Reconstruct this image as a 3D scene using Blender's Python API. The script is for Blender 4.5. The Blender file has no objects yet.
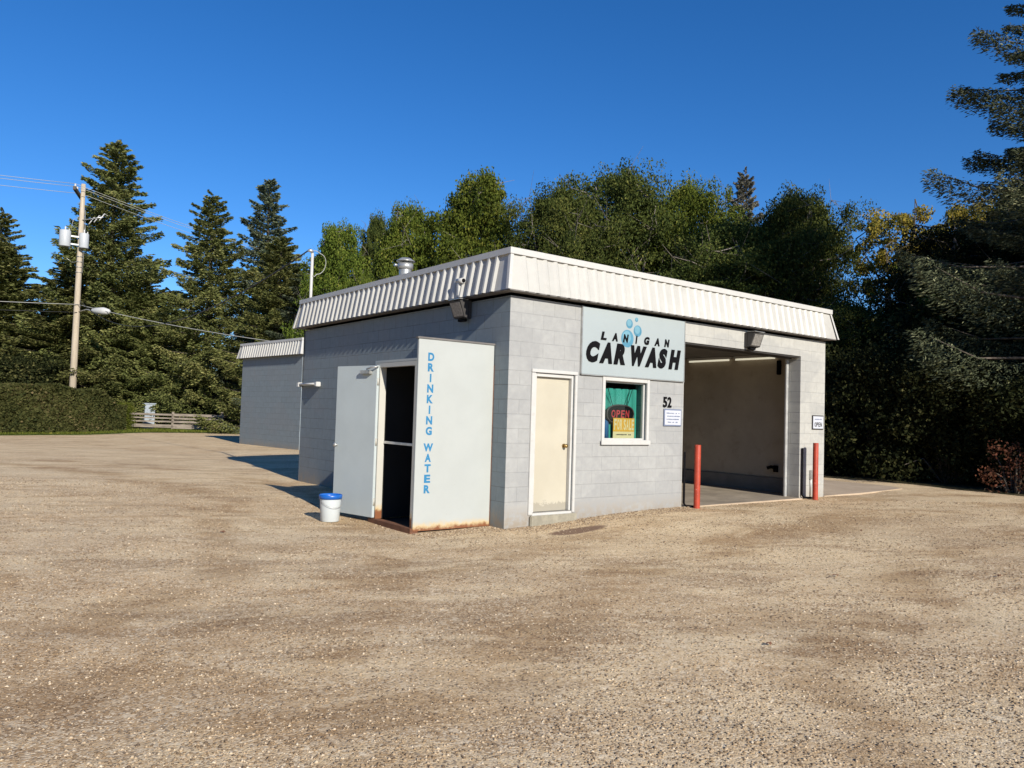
import bpy, math, random
import numpy as np
from mathutils import Vector, Matrix
R_=math.radians
sc=bpy.context.scene
col=sc.collection
# ---------------------------------------------------------------- camera
cd=bpy.data.cameras.new('camera'); cam=bpy.data.objects.new('camera',cd); col.objects.link(cam)
cr=Vector((0.79186,-0.60997,0.02989)); cu=Vector((-0.04857,-0.01412,0.99872)); cf=Vector((0.60876,0.79230,0.04081))
CP=Vector((-6.5447,-8.6078,1.5877))
cam.matrix_world=Matrix(((cr.x,cu.x,-cf.x,CP.x),(cr.y,cu.y,-cf.y,CP.y),(cr.z,cu.z,-cf.z,CP.z),(0,0,0,1)))
cd.sensor_width=36; cd.lens=772.24/1024*36; cd.clip_start=.05; cd.clip_end=3000
sc.camera=cam
# ---------------------------------------------------------------- light
SUNV=Vector((-0.137,-1.0,0.48)).normalized()
w=bpy.data.worlds.new("World"); sc.world=w; w.use_nodes=True
nt=w.node_tree; nt.nodes.clear()
sky=nt.nodes.new('ShaderNodeTexSky'); sky.sky_type='NISHITA'; sky.sun_disc=False
sky.sun_elevation=math.asin(SUNV.z); sky.sun_rotation=R_(187.8)
sky.altitude=500; sky.air_density=.9; sky.dust_density=0.0; sky.ozone_density=5.0
hs=nt.nodes.new('ShaderNodeHueSaturation'); hs.inputs['Hue'].default_value=.506; hs.inputs['Saturation'].default_value=1.22; hs.inputs['Value'].default_value=1.0
bg=nt.nodes.new('ShaderNodeBackground'); bg.inputs[1].default_value=.112
wo=nt.nodes.new('ShaderNodeOutputWorld')
nt.links.new(sky.outputs[0],hs.inputs['Color']); nt.links.new(hs.outputs[0],bg.inputs[0]); nt.links.new(bg.outputs[0],wo.inputs[0])
sl=bpy.data.lights.new('sun','SUN'); sl.energy=5.0; sl.angle=R_(.53); sl.color=(1,.93,.82)
so=bpy.data.objects.new('sun',sl); col.objects.link(so); so.location=(-10,-60,30)
so.rotation_euler=(-SUNV).to_track_quat('-Z','Y').to_euler()
sc.view_settings.view_transform='Standard'; sc.view_settings.look='None'
sc.view_settings.exposure=0.36; sc.view_settings.gamma=1; sc.view_settings.use_curve_mapping=False

rng=np.random.default_rng(7); random.seed(7)
# ---------------------------------------------------------------- helpers
def tag(o,label=None,cat=None,group=None,kind=None):
    if label: o['label']=label
    if cat: o['category']=cat
    if group: o['group']=group
    if kind: o['kind']=kind
    return o
def empty(name,loc=(0,0,0),rz=0):
    o=bpy.data.objects.new(name,None); col.objects.link(o); o.location=loc; o.rotation_euler=(0,0,rz); o.empty_display_size=.2; return o
class MB:
    def __init__(s): s.v=[];s.f=[];s.smooth=[]
    def face(s,pts,sm=False):
        n=len(s.v); s.v+= [tuple(p) for p in pts]; s.f.append(tuple(range(n,n+len(pts)))); s.smooth.append(sm)
    def box(s,x0,x1,y0,y1,z0,z1,b=0):
        if b<=0:
            n=len(s.v)
            s.v+=[(x,y,z) for z in (z0,z1) for y in (y0,y1) for x in (x0,x1)]
            for q in ((0,2,3,1),(4,5,7,6),(0,1,5,4),(2,6,7,3),(0,4,6,2),(1,3,7,5)):
                s.f.append(tuple(n+i for i in q)); s.smooth.append(False)
        else:
            import bmesh
            bm=bmesh.new(); bmesh.ops.create_cube(bm,size=1)
            for v in bm.verts: v.co=Vector(((x0+x1)/2+v.co.x*(x1-x0),(y0+y1)/2+v.co.y*(y1-y0),(z0+z1)/2+v.co.z*(z1-z0)))
            bmesh.ops.bevel(bm,geom=bm.edges[:],offset=b,segments=2,affect='EDGES')
            s.bm(bm); bm.free()
        return s
    def bm(s,bm,sm=False):
        n=len(s.v); bm.verts.index_update()
        s.v+=[tuple(v.co) for v in bm.verts]
        for f in bm.faces: s.f.append(tuple(n+v.index for v in f.verts)); s.smooth.append(sm)
    def tube(s,pts,r,seg=8,caps=True,sm=True):
        pts=[Vector(p) for p in pts]; rs=r if isinstance(r,(list,tuple)) else [r]*len(pts)
        n0=len(s.v); prev=None
        for i,p in enumerate(pts):
            d=(pts[min(i+1,len(pts)-1)]-pts[max(i-1,0)])
            if d.length<1e-9: d=Vector((0,0,1))
            d.normalize()
            a=prev if prev is not None else (Vector((1,0,0)) if abs(d.x)<.9 else Vector((0,1,0)))
            u=(a-d*a.dot(d)).normalized(); prev=u; v=d.cross(u)
            for k in range(seg):
                t=2*math.pi*k/seg; s.v.append(tuple(p+(u*math.cos(t)+v*math.sin(t))*rs[i]))
        for i in range(len(pts)-1):
            for k in range(seg):
                a=n0+i*seg+k;b=n0+i*seg+(k+1)%seg; s.f.append((a,b,b+seg,a+seg)); s.smooth.append(sm)
        if caps:
            s.f.append(tuple(n0+k for k in reversed(range(seg)))); s.smooth.append(False)
            e=n0+(len(pts)-1)*seg; s.f.append(tuple(e+k for k in range(seg))); s.smooth.append(False)
        return s
    def lathe(s,prof,cx=0,cy=0,seg=24,sm=True):
        n0=len(s.v)
        for (r,z) in prof:
            for k in range(seg):
                t=2*math.pi*k/seg; s.v.append((cx+r*math.cos(t),cy+r*math.sin(t),z))
        for i in range(len(prof)-1):
            for k in range(seg):
                a=n0+i*seg+k;b=n0+i*seg+(k+1)%seg; s.f.append((a,b,b+seg,a+seg)); s.smooth.append(sm)
        return s
    def prism(s,poly,d,fn=None):
        # poly: list of 3d points, d: extrusion vector
        n=len(s.v);m=len(poly);d=Vector(d)
        s.v+=[tuple(p) for p in poly]+[tuple(Vector(p)+d) for p in poly]
        s.f.append(tuple(n+i for i in range(m))); s.f.append(tuple(n+m+i for i in reversed(range(m)))); s.smooth+=[False,False]
        for i in range(m):
            j=(i+1)%m; s.f.append((n+i,n+m+i,n+m+j,n+j)); s.smooth.append(False)
        return s
    def build(s,name,mat,parent=None,loc=None,matrix=None):
        me=bpy.data.meshes.new(name); me.from_pydata(s.v,[],s.f); me.polygons.foreach_set('use_smooth',s.smooth)
        if mat: me.materials.append(mat)
        me.validate(); me.update()
        o=bpy.data.objects.new(name,me); col.objects.link(o)
        import bmesh
        bm=bmesh.new(); bm.from_mesh(me); bmesh.ops.recalc_face_normals(bm,faces=bm.faces[:]); bm.to_mesh(me); bm.free()
        if parent: o.parent=parent
        if loc: o.location=loc
        if matrix: o.matrix_local=matrix
        return o
def npmesh(name,V,F,mat,parent=None,tone=None,smooth=False):
    me=bpy.data.meshes.new(name); k=F.shape[1]
    me.vertices.add(len(V)); me.vertices.foreach_set('co',V.astype(np.float32).ravel())
    me.loops.add(F.size); me.loops.foreach_set('vertex_index',F.astype(np.int32).ravel())
    me.polygons.add(len(F)); me.polygons.foreach_set('loop_start',np.arange(0,F.size,k,dtype=np.int32))
    try: me.polygons.foreach_set('loop_total',np.full(len(F),k,dtype=np.int32))
    except Exception: pass
    if smooth: me.polygons.foreach_set('use_smooth',np.ones(len(F),dtype=bool))
    if tone is not None:
        a=me.attributes.new('tone','FLOAT','FACE'); a.data.foreach_set('value',tone.astype(np.float32))
    me.materials.append(mat); me.update(calc_edges=True)
    o=bpy.data.objects.new(name,me); col.objects.link(o)
    if parent: o.parent=parent
    return o
def copy_tree(o,parent=None):
    c=o.copy(); col.objects.link(c)
    if parent: c.parent=parent
    for ch in list(o.children): copy_tree(ch,c)
    return c
# ---------------------------------------------------------------- materials
class NT:
    def __init__(s,name):
        s.m=bpy.data.materials.new(name); s.m.use_nodes=True; s.t=s.m.node_tree; s.t.nodes.clear()
        s.out=s.t.nodes.new('ShaderNodeOutputMaterial')
    def n(s,typ,**k):
        x=s.t.nodes.new('ShaderNode'+typ)
        for a,b in k.items(): setattr(x,a,b)
        return x
    def l(s,a,b): s.t.links.new(a,b)
    def math(s,op,a,b=None,clamp=False):
        x=s.n('Math',operation=op,use_clamp=clamp)
        for i,q in enumerate((a,b)):
            if q is None: continue
            if isinstance(q,(int,float)): x.inputs[i].default_value=q
            else: s.l(q,x.inputs[i])
        return x.outputs[0]
    def mix(s,f,a,b,blend='MIX'):
        x=s.n('Mix',data_type='RGBA',blend_type=blend)
        for i,q in ((0,f),(6,a),(7,b)):
            if isinstance(q,(int,float)): x.inputs[i].default_value=q
            elif isinstance(q,tuple): x.inputs[i].default_value=(*q,1) if len(q)==3 else q
            else: s.l(q,x.inputs[i])
        return x.outputs[2]
    def noise(s,vec,scale,detail=4,rough=.5,dist=0):
        x=s.n('TexNoise'); x.inputs['Scale'].default_value=scale; x.inputs['Detail'].default_value=detail; x.inputs['Roughness'].default_value=rough; x.inputs['Distortion'].default_value=dist
        if vec is not None: s.l(vec,x.inputs['Vector'])
        return x.outputs[0]
    def ramp(s,f,a,b,lo=0.,hi=1.):
        x=s.n('MapRange'); x.interpolation_type='SMOOTHSTEP'; s.l(f,x.inputs[0])
        for i,q in ((1,a),(2,b),(3,lo),(4,hi)): x.inputs[i].default_value=q
        return x.outputs[0]
    def pos(s): return s.n('NewGeometry').outputs['Position']
    def objc(s): return s.n('TexCoord').outputs['Object']
    def sep(s,v):
        x=s.n('SeparateXYZ'); s.l(v,x.inputs[0]); return x.outputs
    def scale(s,v,t):
        x=s.n('Mapping'); s.l(v,x.inputs[0]); x.inputs['Scale'].default_value=t; return x.outputs[0]
    def bsdf(s,color,rough=.8,metal=0,spec=.3,bump=None,bs=.3,bd=.01,emis=None,es=0):
        p=s.n('BsdfPrincipled')
        for nm,q in (('Base Color',color),('Roughness',rough),('Metallic',metal),('Specular IOR Level',spec)):
            if isinstance(q,(int,float)): p.inputs[nm].default_value=q
            elif isinstance(q,tuple): p.inputs[nm].default_value=(*q,1)
            else: s.l(q,p.inputs[nm])
        if bump is not None:
            b=s.n('Bump'); b.inputs['Strength'].default_value=bs; b.inputs['Distance'].default_value=bd; s.l(bump,b.inputs['Height']); s.l(b.outputs[0],p.inputs['Normal'])
        if emis: p.inputs['Emission Color'].default_value=(*emis,1); p.inputs['Emission Strength'].default_value=es
        s.l(p.outputs[0],s.out.inputs[0]); return p
def paint(name,c,rough=.5,var=.12,dirt=None,metal=0,spec=.4,sc_=3.,bump=.0):
    t=NT(name); P=t.objc(); n=t.noise(P,sc_,6,.65)
    f=t.ramp(n,.3,.75,1-var,1+var*.4)
    x=t.n('VectorMath',operation='SCALE'); x.inputs[0].default_value=c; t.l(f,x.inputs['Scale']); c1=x.outputs[0]
    if dirt:
        n2=t.noise(P,sc_*2.7,8,.7); c1=t.mix(t.ramp(n2,.52,.78,0,.6),c1,dirt)
    t.bsdf(c1,rough,metal,spec,bump=n if bump else None,bs=bump,bd=.02); return t.m
# concrete-block paint
def block_mat(name,base,light,xl):
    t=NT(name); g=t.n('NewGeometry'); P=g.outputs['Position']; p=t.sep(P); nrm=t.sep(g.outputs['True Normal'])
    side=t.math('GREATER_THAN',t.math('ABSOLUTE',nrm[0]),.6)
    u=t.math('ADD',t.math('MULTIPLY',p[0],t.math('SUBTRACT',1,side)),t.math('MULTIPLY',p[1],side))
    z=t.math('SUBTRACT',p[2],.374)
    cv=t.n('CombineXYZ'); t.l(u,cv.inputs[0]); t.l(z,cv.inputs[1])
    br=t.n('TexBrick'); br.offset=.5; br.inputs['Scale'].default_value=1; br.inputs['Brick Width'].default_value=.412; br.inputs['Row Height'].default_value=.206
    br.inputs['Mortar Size'].default_value=.0055; br.inputs['Mortar Smooth'].default_value=.35; br.inputs['Bias'].default_value=0
    br.inputs['Color1'].default_value=(.9,.9,.9,1); br.inputs['Color2'].default_value=(1.06,1.06,1.06,1); br.inputs['Mortar'].default_value=(1,1,1,1)
    t.l(cv.outputs[0],br.inputs['Vector'])
    above=t.math('GREATER_THAN',z,-.004)
    n1=t.noise(P,1.7,4,.6); n2=t.noise(P,9,6,.7); n3=t.noise(P,70,4,.7)
    vis=t.ramp(n1,.36,.6,.45,1)
    mort=t.math('MULTIPLY',t.math('MULTIPLY',br.outputs['Fac'],above),vis)
    bc=t.mix(side,base,(.20,.24,.262)); c=t.mix(t.math('MULTIPLY',above,.4),bc,br.outputs['Color'],'MULTIPLY')  # side faces get a darker, bluer base with their shade painted in
    if light:
        c=t.mix(t.math('MULTIPLY',t.math('GREATER_THAN',p[0],xl),t.math('LESS_THAN',p[0],9.0)),c,t.mix(t.math('MULTIPLY',above,.3),light,br.outputs['Color'],'MULTIPLY'))
    c=t.mix(1.0,c,t.mix(t.ramp(n2,.35,.7),(.93,.93,.93),(1.05,1.05,1.04)),'MULTIPLY')
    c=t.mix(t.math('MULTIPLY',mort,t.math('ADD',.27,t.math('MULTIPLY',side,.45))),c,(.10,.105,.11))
    pt=t.noise(t.scale(P,(.9,.9,1.3)),1,2,.4); c=t.mix(t.ramp(pt,.5,.54,0,.22),c,(.22,.225,.23))
    # peeled spots and splash dirt
    chip=t.math('MULTIPLY',t.ramp(n2,.66,.70),t.ramp(n1,.5,.6)); c=t.mix(t.math('MULTIPLY',chip,.8),c,(.33,.31,.28))
    dirt=t.math('MULTIPLY',t.ramp(p[2],.02,.42,1,0),t.ramp(n2,.32,.6)); c=t.mix(t.math('MULTIPLY',dirt,.9),c,(.27,.225,.17))
    # streaks below the eave
    ns=t.noise(t.scale(P,(5,5,.35)),1,5,.6); stk=t.math('MULTIPLY',t.ramp(ns,.58,.75),t.ramp(p[2],1.2,3.2,0,1)); c=t.mix(t.math('MULTIPLY',stk,.3),c,(.2,.19,.17))
    pits=t.ramp(t.noise(P,38,2,.5),.70,.76); c=t.mix(t.math('MULTIPLY',pits,.35),c,(.12,.12,.12))
    h=t.math('ADD',t.math('MULTIPLY',mort,-1.0),t.math('ADD',t.math('MULTIPLY',n3,.25),t.math('MULTIPLY',pits,-.4)))
    t.bsdf(c,.72,0,.3,bump=h,bs=.55,bd=.006); return t.m
M={}
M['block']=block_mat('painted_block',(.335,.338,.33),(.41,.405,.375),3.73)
M['block2']=block_mat('painted_block_annex',(.25,.30,.335),None,0)
M['white_metal']=paint('white_metal',(.52,.52,.50),.42,.08,(.5,.48,.43),spec=.5,sc_=1.3)
M['fascia']=paint('fascia_metal',(.47,.462,.425),.45,.12,(.34,.32,.29),spec=.4,sc_=1.1)
M['trim']=paint('trim_white',(.50,.495,.47),.5,.06,(.36,.33,.28),sc_=4)
M['dark']=paint('dark_metal',(.045,.042,.04),.5,.2)
M['black']=paint('black_paint',(.006,.006,.007),.8,.2,spec=.08)
M['soffit']=paint('soffit',(.16,.15,.14),.8,.2)
M['roof']=paint('roof_tar',(.07,.07,.07),.9,.3)
M['inner']=paint('inner_wall',(.40,.345,.27),.8,.15,(.2,.16,.12),sc_=1.2)
M['innerlow']=paint('inner_curb',(.2,.19,.17),.85,.2)
M['dim']=paint('dim_interior',(.016,.016,.015),.9,.2)  # near-black so that interior shade is put into the colour
M['galv']=paint('galvanised',(.52,.52,.50),.38,.25,(.3,.27,.22),metal=.6,sc_=6)
M['brass']=paint('brass',(.45,.3,.12),.3,.1,metal=.9)
M['steel']=paint('steel_track',(.62,.62,.6),.4,.2,metal=.5,sc_=9)
M['blue']=paint('lettering_blue',(.035,.19,.36),.6,.1,spec=.1)
M['tube']=paint('lamp_tube',(.85,.83,.72),.35,.03)
M['signface']=paint('sign_face',(.34,.385,.39),.35,.05,sc_=.8,spec=.5)
M['bubble']=paint('bubble_blue',(.085,.24,.34),.4,.15,sc_=12)
M['bubblehi']=paint('bubble_pale',(.16,.33,.41),.4,.1,sc_=12)
M['paper']=paint('sign_white',(.5,.52,.57),.5,.04)
M['bluegrey']=paint('sign_border',(.16,.19,.27),.5,.05)
M['glasslamp']=paint('lamp_lens',(.26,.25,.23),.15,.35,sc_=25,spec=.7)
M['redglow']=None
t=NT('lit_tube'); t.bsdf((.8,.78,.68),.4,emis=(1,.93,.72),es=.45); M['tube']=t.m
t=NT('neon_red'); t.bsdf((.30,.035,.04),.4,emis=(1,.08,.06),es=.06); M['redglow']=t.m
t=NT('pipe_rust_red'); P=t.objc(); n=t.noise(P,7,8,.7); n2=t.noise(P,30,4,.7)
c=t.mix(t.ramp(n,.4,.7),(.40,.05,.022),(.28,.035,.016)); c=t.mix(t.ramp(n2,.66,.72,0,.8),c,(.6,.5,.42)); t.bsdf(c,.55,0,.35,bump=n2,bs=.2); M['redpipe']=t.m
# door steel, with rust creeping up from the bottom
def steel_door(name,c0,zr=.0,hh=.14):
    t=NT(name); P=t.pos(); p=t.sep(P); n=t.noise(P,9,8,.7); n2=t.noise(P,1.4,4,.6)
    c=t.mix(t.ramp(n2,.3,.7),tuple(q*.93 for q in c0),c0)
    hgt=t.math('SUBTRACT',p[2],t.math('MULTIPLY',n,hh*2.2))
    c=t.mix(t.ramp(hgt,zr-.10,zr-.01,1,0),c,(.52,.40,.22)); c=t.mix(t.ramp(hgt,zr-.14,zr-.07,1,0),c,(.20,.075,.03))
    sp=t.math('MULTIPLY',t.ramp(t.noise(P,55,3,.6),.7,.74),.5); c=t.mix(sp,c,(.3,.26,.22))
    t.bsdf(c,.5,0,.4,bump=n2,bs=.12,bd=.05); return t.m
M['panel']=steel_door('water_panel_paint',(.40,.42,.40),.045,.10)
M['sdoor']=steel_door('water_door_paint',(.46,.515,.52),.0,.06)
M['frame']=steel_door('water_frame_paint',(.48,.47,.42),.16,.12)
M['rust']=paint('rust',(.19,.085,.045),.85,.4,(.1,.06,.04),sc_=8)
t=NT('door_cream'); P=t.pos(); p=t.sep(P); n=t.noise(P,12,8,.7); n2=t.noise(P,2,4,.6)
c=t.mix(t.ramp(n2,.3,.7),(.43,.395,.31),(.465,.43,.34)); hgt=t.math('SUBTRACT',p[2],t.math('MULTIPLY',n,.36))
c=t.mix(t.ramp(hgt,.135,.145,.8,0),c,(.30,.275,.22)); t.bsdf(c,.45,0,.4,bump=n2,bs=.1,bd=.04); M['cream']=t.m
t=NT('concrete'); P=t.pos(); n=t.noise(P,1.3,8,.65); n2=t.noise(P,60,4,.7)
c=t.mix(t.ramp(n,.3,.7),(.42,.325,.23),(.54,.43,.31)); c=t.mix(t.ramp(n2,.4,.65,0,.35),c,(.24,.2,.16)); t.bsdf(c,.9,0,.2,bump=n2,bs=.4,bd=.006); M['concrete']=t.m
t=NT('teal_curtain'); P=t.objc(); n=t.noise(P,6,4,.6); c=t.mix(n,(.028,.22,.175),(.045,.29,.235)); t.bsdf(c,.8,0,.2); M['teal']=t.m
M['bayf']=paint('bay_floor_concrete',(.33,.275,.205),.75,.3,(.14,.12,.10),sc_=2)
M['stepc']=paint('step_concrete',(.31,.285,.22),.9,.25,(.2,.17,.12),sc_=9)
M['bluecloth']=paint('blue_cloth',(.03,.12,.27),.85,.2)
M['yellow']=paint('sign_yellow',(.46,.27,.03),.5,.06)
M['paleyellow']=paint('sign_pale',(.46,.43,.25),.5,.05)
M['cansgrey']=paint('transformer_grey',(.44,.46,.47),.4,.06)
M['pail']=paint('pail_white',(.52,.56,.57),.35,.03,spec=.5)
M['pailblue']=paint('pail_blue',(.01,.11,.45),.35,.08,spec=.5)
t=NT('glass'); gl=t.n('BsdfGlossy'); gl.inputs['Roughness'].default_value=.02; tr=t.n('BsdfTransparent'); tr.inputs[0].default_value=(.9,.93,.92,1)
fr=t.n('Fresnel'); fr.inputs[0].default_value=1.45; ms=t.n('MixShader'); t.l(fr.outputs[0],ms.inputs[0]); t.l(tr.outputs[0],ms.inputs[1]); t.l(gl.outputs[0],ms.inputs[2]); t.l(ms.outputs[0],t.out.inputs[0]); M['glass']=t.m
def wood(name,a,b,axis=(1,1,12)):
    t=NT(name); P=t.objc(); n=t.noise(t.scale(P,axis),2,6,.7,1); n2=t.noise(P,30,4,.7)
    c=t.mix(t.ramp(n,.3,.7),a,b); t.bsdf(c,.85,0,.2,bump=n,bs=.3,bd=.02); return t.m
M['pole']=wood('pole_wood',(.36,.30,.22),(.50,.43,.33),(9,9,.6))
M['fencew']=wood('fence_wood',(.15,.125,.10),(.34,.29,.23),(.8,6,6))
M['armw']=wood('arm_wood',(.06,.05,.045),(.12,.10,.08),(1,1,9))
M['bark']=wood('bark',(.055,.045,.038),(.15,.125,.10),(5,5,.8))
M['barkpale']=wood('bark_pale',(.12,.10,.085),(.26,.23,.20),(5,5,.8))
M['wire_pale']=paint('wire_aluminium',(.36,.36,.33),.4,.05)
M['wire_dark']=paint('wire_black',(.03,.03,.03),.6,.05)
M['redroof']=paint('brown_shingles',(.16,.085,.06),.85,.3)
M['siding']=paint('grey_siding',(.30,.32,.36),.7,.1)
M['shedm']=paint('cabinet_metal',(.30,.34,.38),.5,.1)
def leafmat(name,a,b,c3,tr=.25):
    t=NT(name); at=t.n('Attribute'); at.attribute_name='tone'; f=at.outputs['Fac']
    oi=t.n('ObjectInfo')
    cc=t.mix(t.ramp(f,0,.5),a,b); cc=t.mix(t.ramp(f,.62,1.0),cc,c3)
    hv=t.n('HueSaturation'); t.l(cc,hv.inputs['Color']); t.l(t.math('ADD',.85,t.math('MULTIPLY',oi.outputs['Random'],.3)),hv.inputs['Value']); t.l(t.math('ADD',.49,t.math('MULTIPLY',oi.outputs['Random'],.02)),hv.inputs['Hue'])
    cc=hv.outputs[0]
    p=t.n('BsdfPrincipled'); t.l(cc,p.inputs['Base Color']); p.inputs['Roughness'].default_value=.75; p.inputs['Specular IOR Level'].default_value=.06
    tl=t.n('BsdfTranslucent'); t.l(cc,tl.inputs[0]); ms=t.n('MixShader'); ms.inputs[0].default_value=tr
    t.l(p.outputs[0],ms.inputs[1]); t.l(tl.outputs[0],ms.inputs[2]); t.l(ms.outputs[0],t.out.inputs[0]); return t.m
M['needle']=leafmat('spruce_needles',(.065,.08,.024),(.165,.178,.058),(.31,.29,.11),.2)
M['needleblue']=leafmat('blue_spruce_needles',(.06,.085,.045),(.15,.18,.11),(.30,.32,.20),.15)
M['leafgreen']=leafmat('green_leaves',(.045,.068,.012),(.11,.14,.022),(.23,.225,.045),.25)
M['leafdark']=leafmat('dark_leaves',(.028,.042,.012),(.072,.09,.022),(.16,.16,.04),.22)
M['leafyellow']=leafmat('autumn_leaves',(.10,.11,.03),(.24,.18,.035),(.40,.27,.05),.3)
M['leafshade']=leafmat('shaded_shrub_leaves',(.010,.014,.006),(.024,.029,.010),(.13,.125,.045),.15)  # thicket shade painted into dark tones, pale tail for its sparse lit leaves
M['needledark']=leafmat('near_spruce_needles',(.030,.040,.024),(.085,.10,.055),(.26,.27,.15),.1)
M['leafred']=leafmat('red_leaves',(.07,.05,.03),(.15,.06,.035),(.30,.12,.07),.25)
M['leafhedge']=leafmat('hedge_leaves',(.032,.042,.014),(.08,.085,.028),(.19,.15,.07),.2)
M['leafgrey']=leafmat('grey_twigs',(.12,.11,.08),(.19,.18,.13),(.28,.26,.20),.15)
# ---------------------------------------------------------------- ground
def sm(x,a,b):
    t=np.clip((x-a)/(b-a),0,1); return t*t*(3-2*t)
def G(x,y):
    x=np.asarray(x,dtype=float); y=np.asarray(y,dtype=float)
    g=.13*sm(x,-.4,3.4)
    g=g+.05*sm(y,1.5,6)*(1-sm(x,-.4,3.4))*(1-sm(y,9,25))
    d=np.hypot(x-CP.x,y-CP.y); f=1-sm(d,14,32)
    r=(np.sin(x*2.3+y*.7+1.3)*np.sin(y*1.9-x*.5)*.010+np.sin(x*6.1+2)*np.sin(y*5.3+x)*.005+np.sin(x*.6-y*.9)*.012)
    return g+r*f*(1-.7*sm(x,-.6,-.1)*(1-sm(x,8.6,9.2))*sm(y,-1.0,-.2))
def axis(lo,hi,step,far):
    a=list(np.arange(lo,hi+1e-6,step)); s=step
    b=hi
    while b<far: s*=1.35; b+=s; a.append(b)
    s=step; b=lo
    while b>-far: s*=1.35; b-=s; a.insert(0,b)
    return np.array(a)
xs=axis(-13,16,.11,600); ys=axis(-10,13,.11,600)
X,Y=np.meshgrid(xs,ys); Z=G(X,Y); nx,ny=len(xs),len(ys)
V=np.stack([X.ravel(),Y.ravel(),Z.ravel()],1)
i=np.arange(nx-1)[None,:]+np.arange(ny-1)[:,None]*nx; i=i.ravel(); F=np.stack([i,i+1,i+1+nx,i+nx],1)
t=NT('gravel'); P=t.pos()
rot=t.n('Mapping'); t.l(P,rot.inputs[0]); rot.inputs['Rotation'].default_value=(0,0,R_(28)); Pm=rot.outputs[0]
big=t.noise(t.scale(Pm,(.17,.40,1)),1,7,.62,1.6); mid=t.noise(t.scale(Pm,(.45,1.3,1)),1,8,.68,1.4); blot=t.noise(P,.33,5,.6)
fine=t.noise(P,22,5,.75); n90=t.noise(P,90,3,.7)
vo=t.n('TexVoronoi'); vo.inputs['Scale'].default_value=85; t.l(P,vo.inputs['Vector'])
vo2=t.n('TexVoronoi'); vo2.inputs['Scale'].default_value=27; t.l(P,vo2.inputs['Vector'])
hsv=t.sep(vo.outputs['Color']); hsv2=t.sep(vo2.outputs['Color'])
c=t.mix(t.ramp(big,.42,.56),(.56,.39,.22),(.70,.53,.32))
c=t.mix(t.ramp(mid,.47,.60,0,.85),c,(.35,.225,.12))
c=t.mix(t.ramp(blot,.5,.66,0,.55),c,(.74,.585,.375))
c=t.mix(t.ramp(fine,.42,.66,0,.45),c,(.44,.315,.195))
# stones of differing colour
st=t.math('GREATER_THAN',hsv[0],.62); c=t.mix(t.math('MULTIPLY',st,.75),c,t.mix(hsv[1],(.54,.40,.25),(.86,.71,.51)))
dk=t.math('GREATER_THAN',hsv[2],.86); c=t.mix(t.math('MULTIPLY',dk,.65),c,(.13,.10,.08))
st2=t.math('GREATER_THAN',hsv2[0],.88); c=t.mix(t.math('MULTIPLY',st2,.55),c,t.mix(hsv2[1],(.56,.42,.27),(.84,.70,.50)))
# broad brown wheel lanes sweeping past the building and patches where fines show
p=t.sep(P)
def lane(cx,cy,r0,w_):
    a=t.math('SUBTRACT',p[0],cx); b=t.math('SUBTRACT',p[1],cy)
    r=t.math('SQRT',t.math('ADD',t.math('MULTIPLY',a,a),t.math('MULTIPLY',b,b)))
    r=t.math('ADD',r,t.math('MULTIPLY',t.math('SUBTRACT',t.noise(P,.35,3,.5),.5),2.2))
    return t.ramp(t.math('ABSOLUTE',t.math('SUBTRACT',r,r0)),w_*.2,w_,1,0)
lm=lane(6,-22,19.9,.75)
for q_ in ((6,-22,21.8,.6),(6,-22,17.6,.55),(-16,6,13.5,.5),(-16,6,15.3,.5),(14,-16,13.2,.5)): lm=t.math('MAXIMUM',lm,lane(*q_))
brk=t.noise(t.scale(Pm,(.6,1.1,1)),1,7,.7,1.0)
lm=t.math('MULTIPLY',lm,t.ramp(brk,.40,.58))
pat=t.ramp(t.noise(t.scale(Pm,(.22,.5,1)),1.3,8,.66,1.2),.52,.63)
lm=t.math('MAXIMUM',lm,t.math('MULTIPLY',pat,t.ramp(p[0],-3,4,.75,.2)))
c=t.mix(1.0,c,t.mix(lm,(1.0,1.01,.99),(.72,.66,.58)),'MULTIPLY')
# damp brown patch by the door
du=t.math('DIVIDE',t.math('SUBTRACT',p[0],.76),.60); dv=t.math('DIVIDE',t.math('ADD',p[1],.70),.20)
rr=t.math('ADD',t.math('ADD',t.math('MULTIPLY',du,du),t.math('MULTIPLY',dv,dv)),t.math('MULTIPLY',fine,.9)); c=t.mix(t.ramp(rr,.95,1.4,.9,0),c,(.16,.095,.065))
hgt=t.math('ADD',t.math('MULTIPLY',vo.outputs['Distance'],-1.0),t.math('ADD',t.math('MULTIPLY',fine,.9),t.math('MULTIPLY',vo2.outputs['Distance'],-.5)))
t.bsdf(c,.92,0,.15,bump=hgt,bs=.42,bd=.007); M['gravel']=t.m
ground=npmesh('ground',V,F,M['gravel'],smooth=True); tag(ground,'tan gravel lot with brown wheel tracks around the building','ground',kind='structure')
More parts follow.
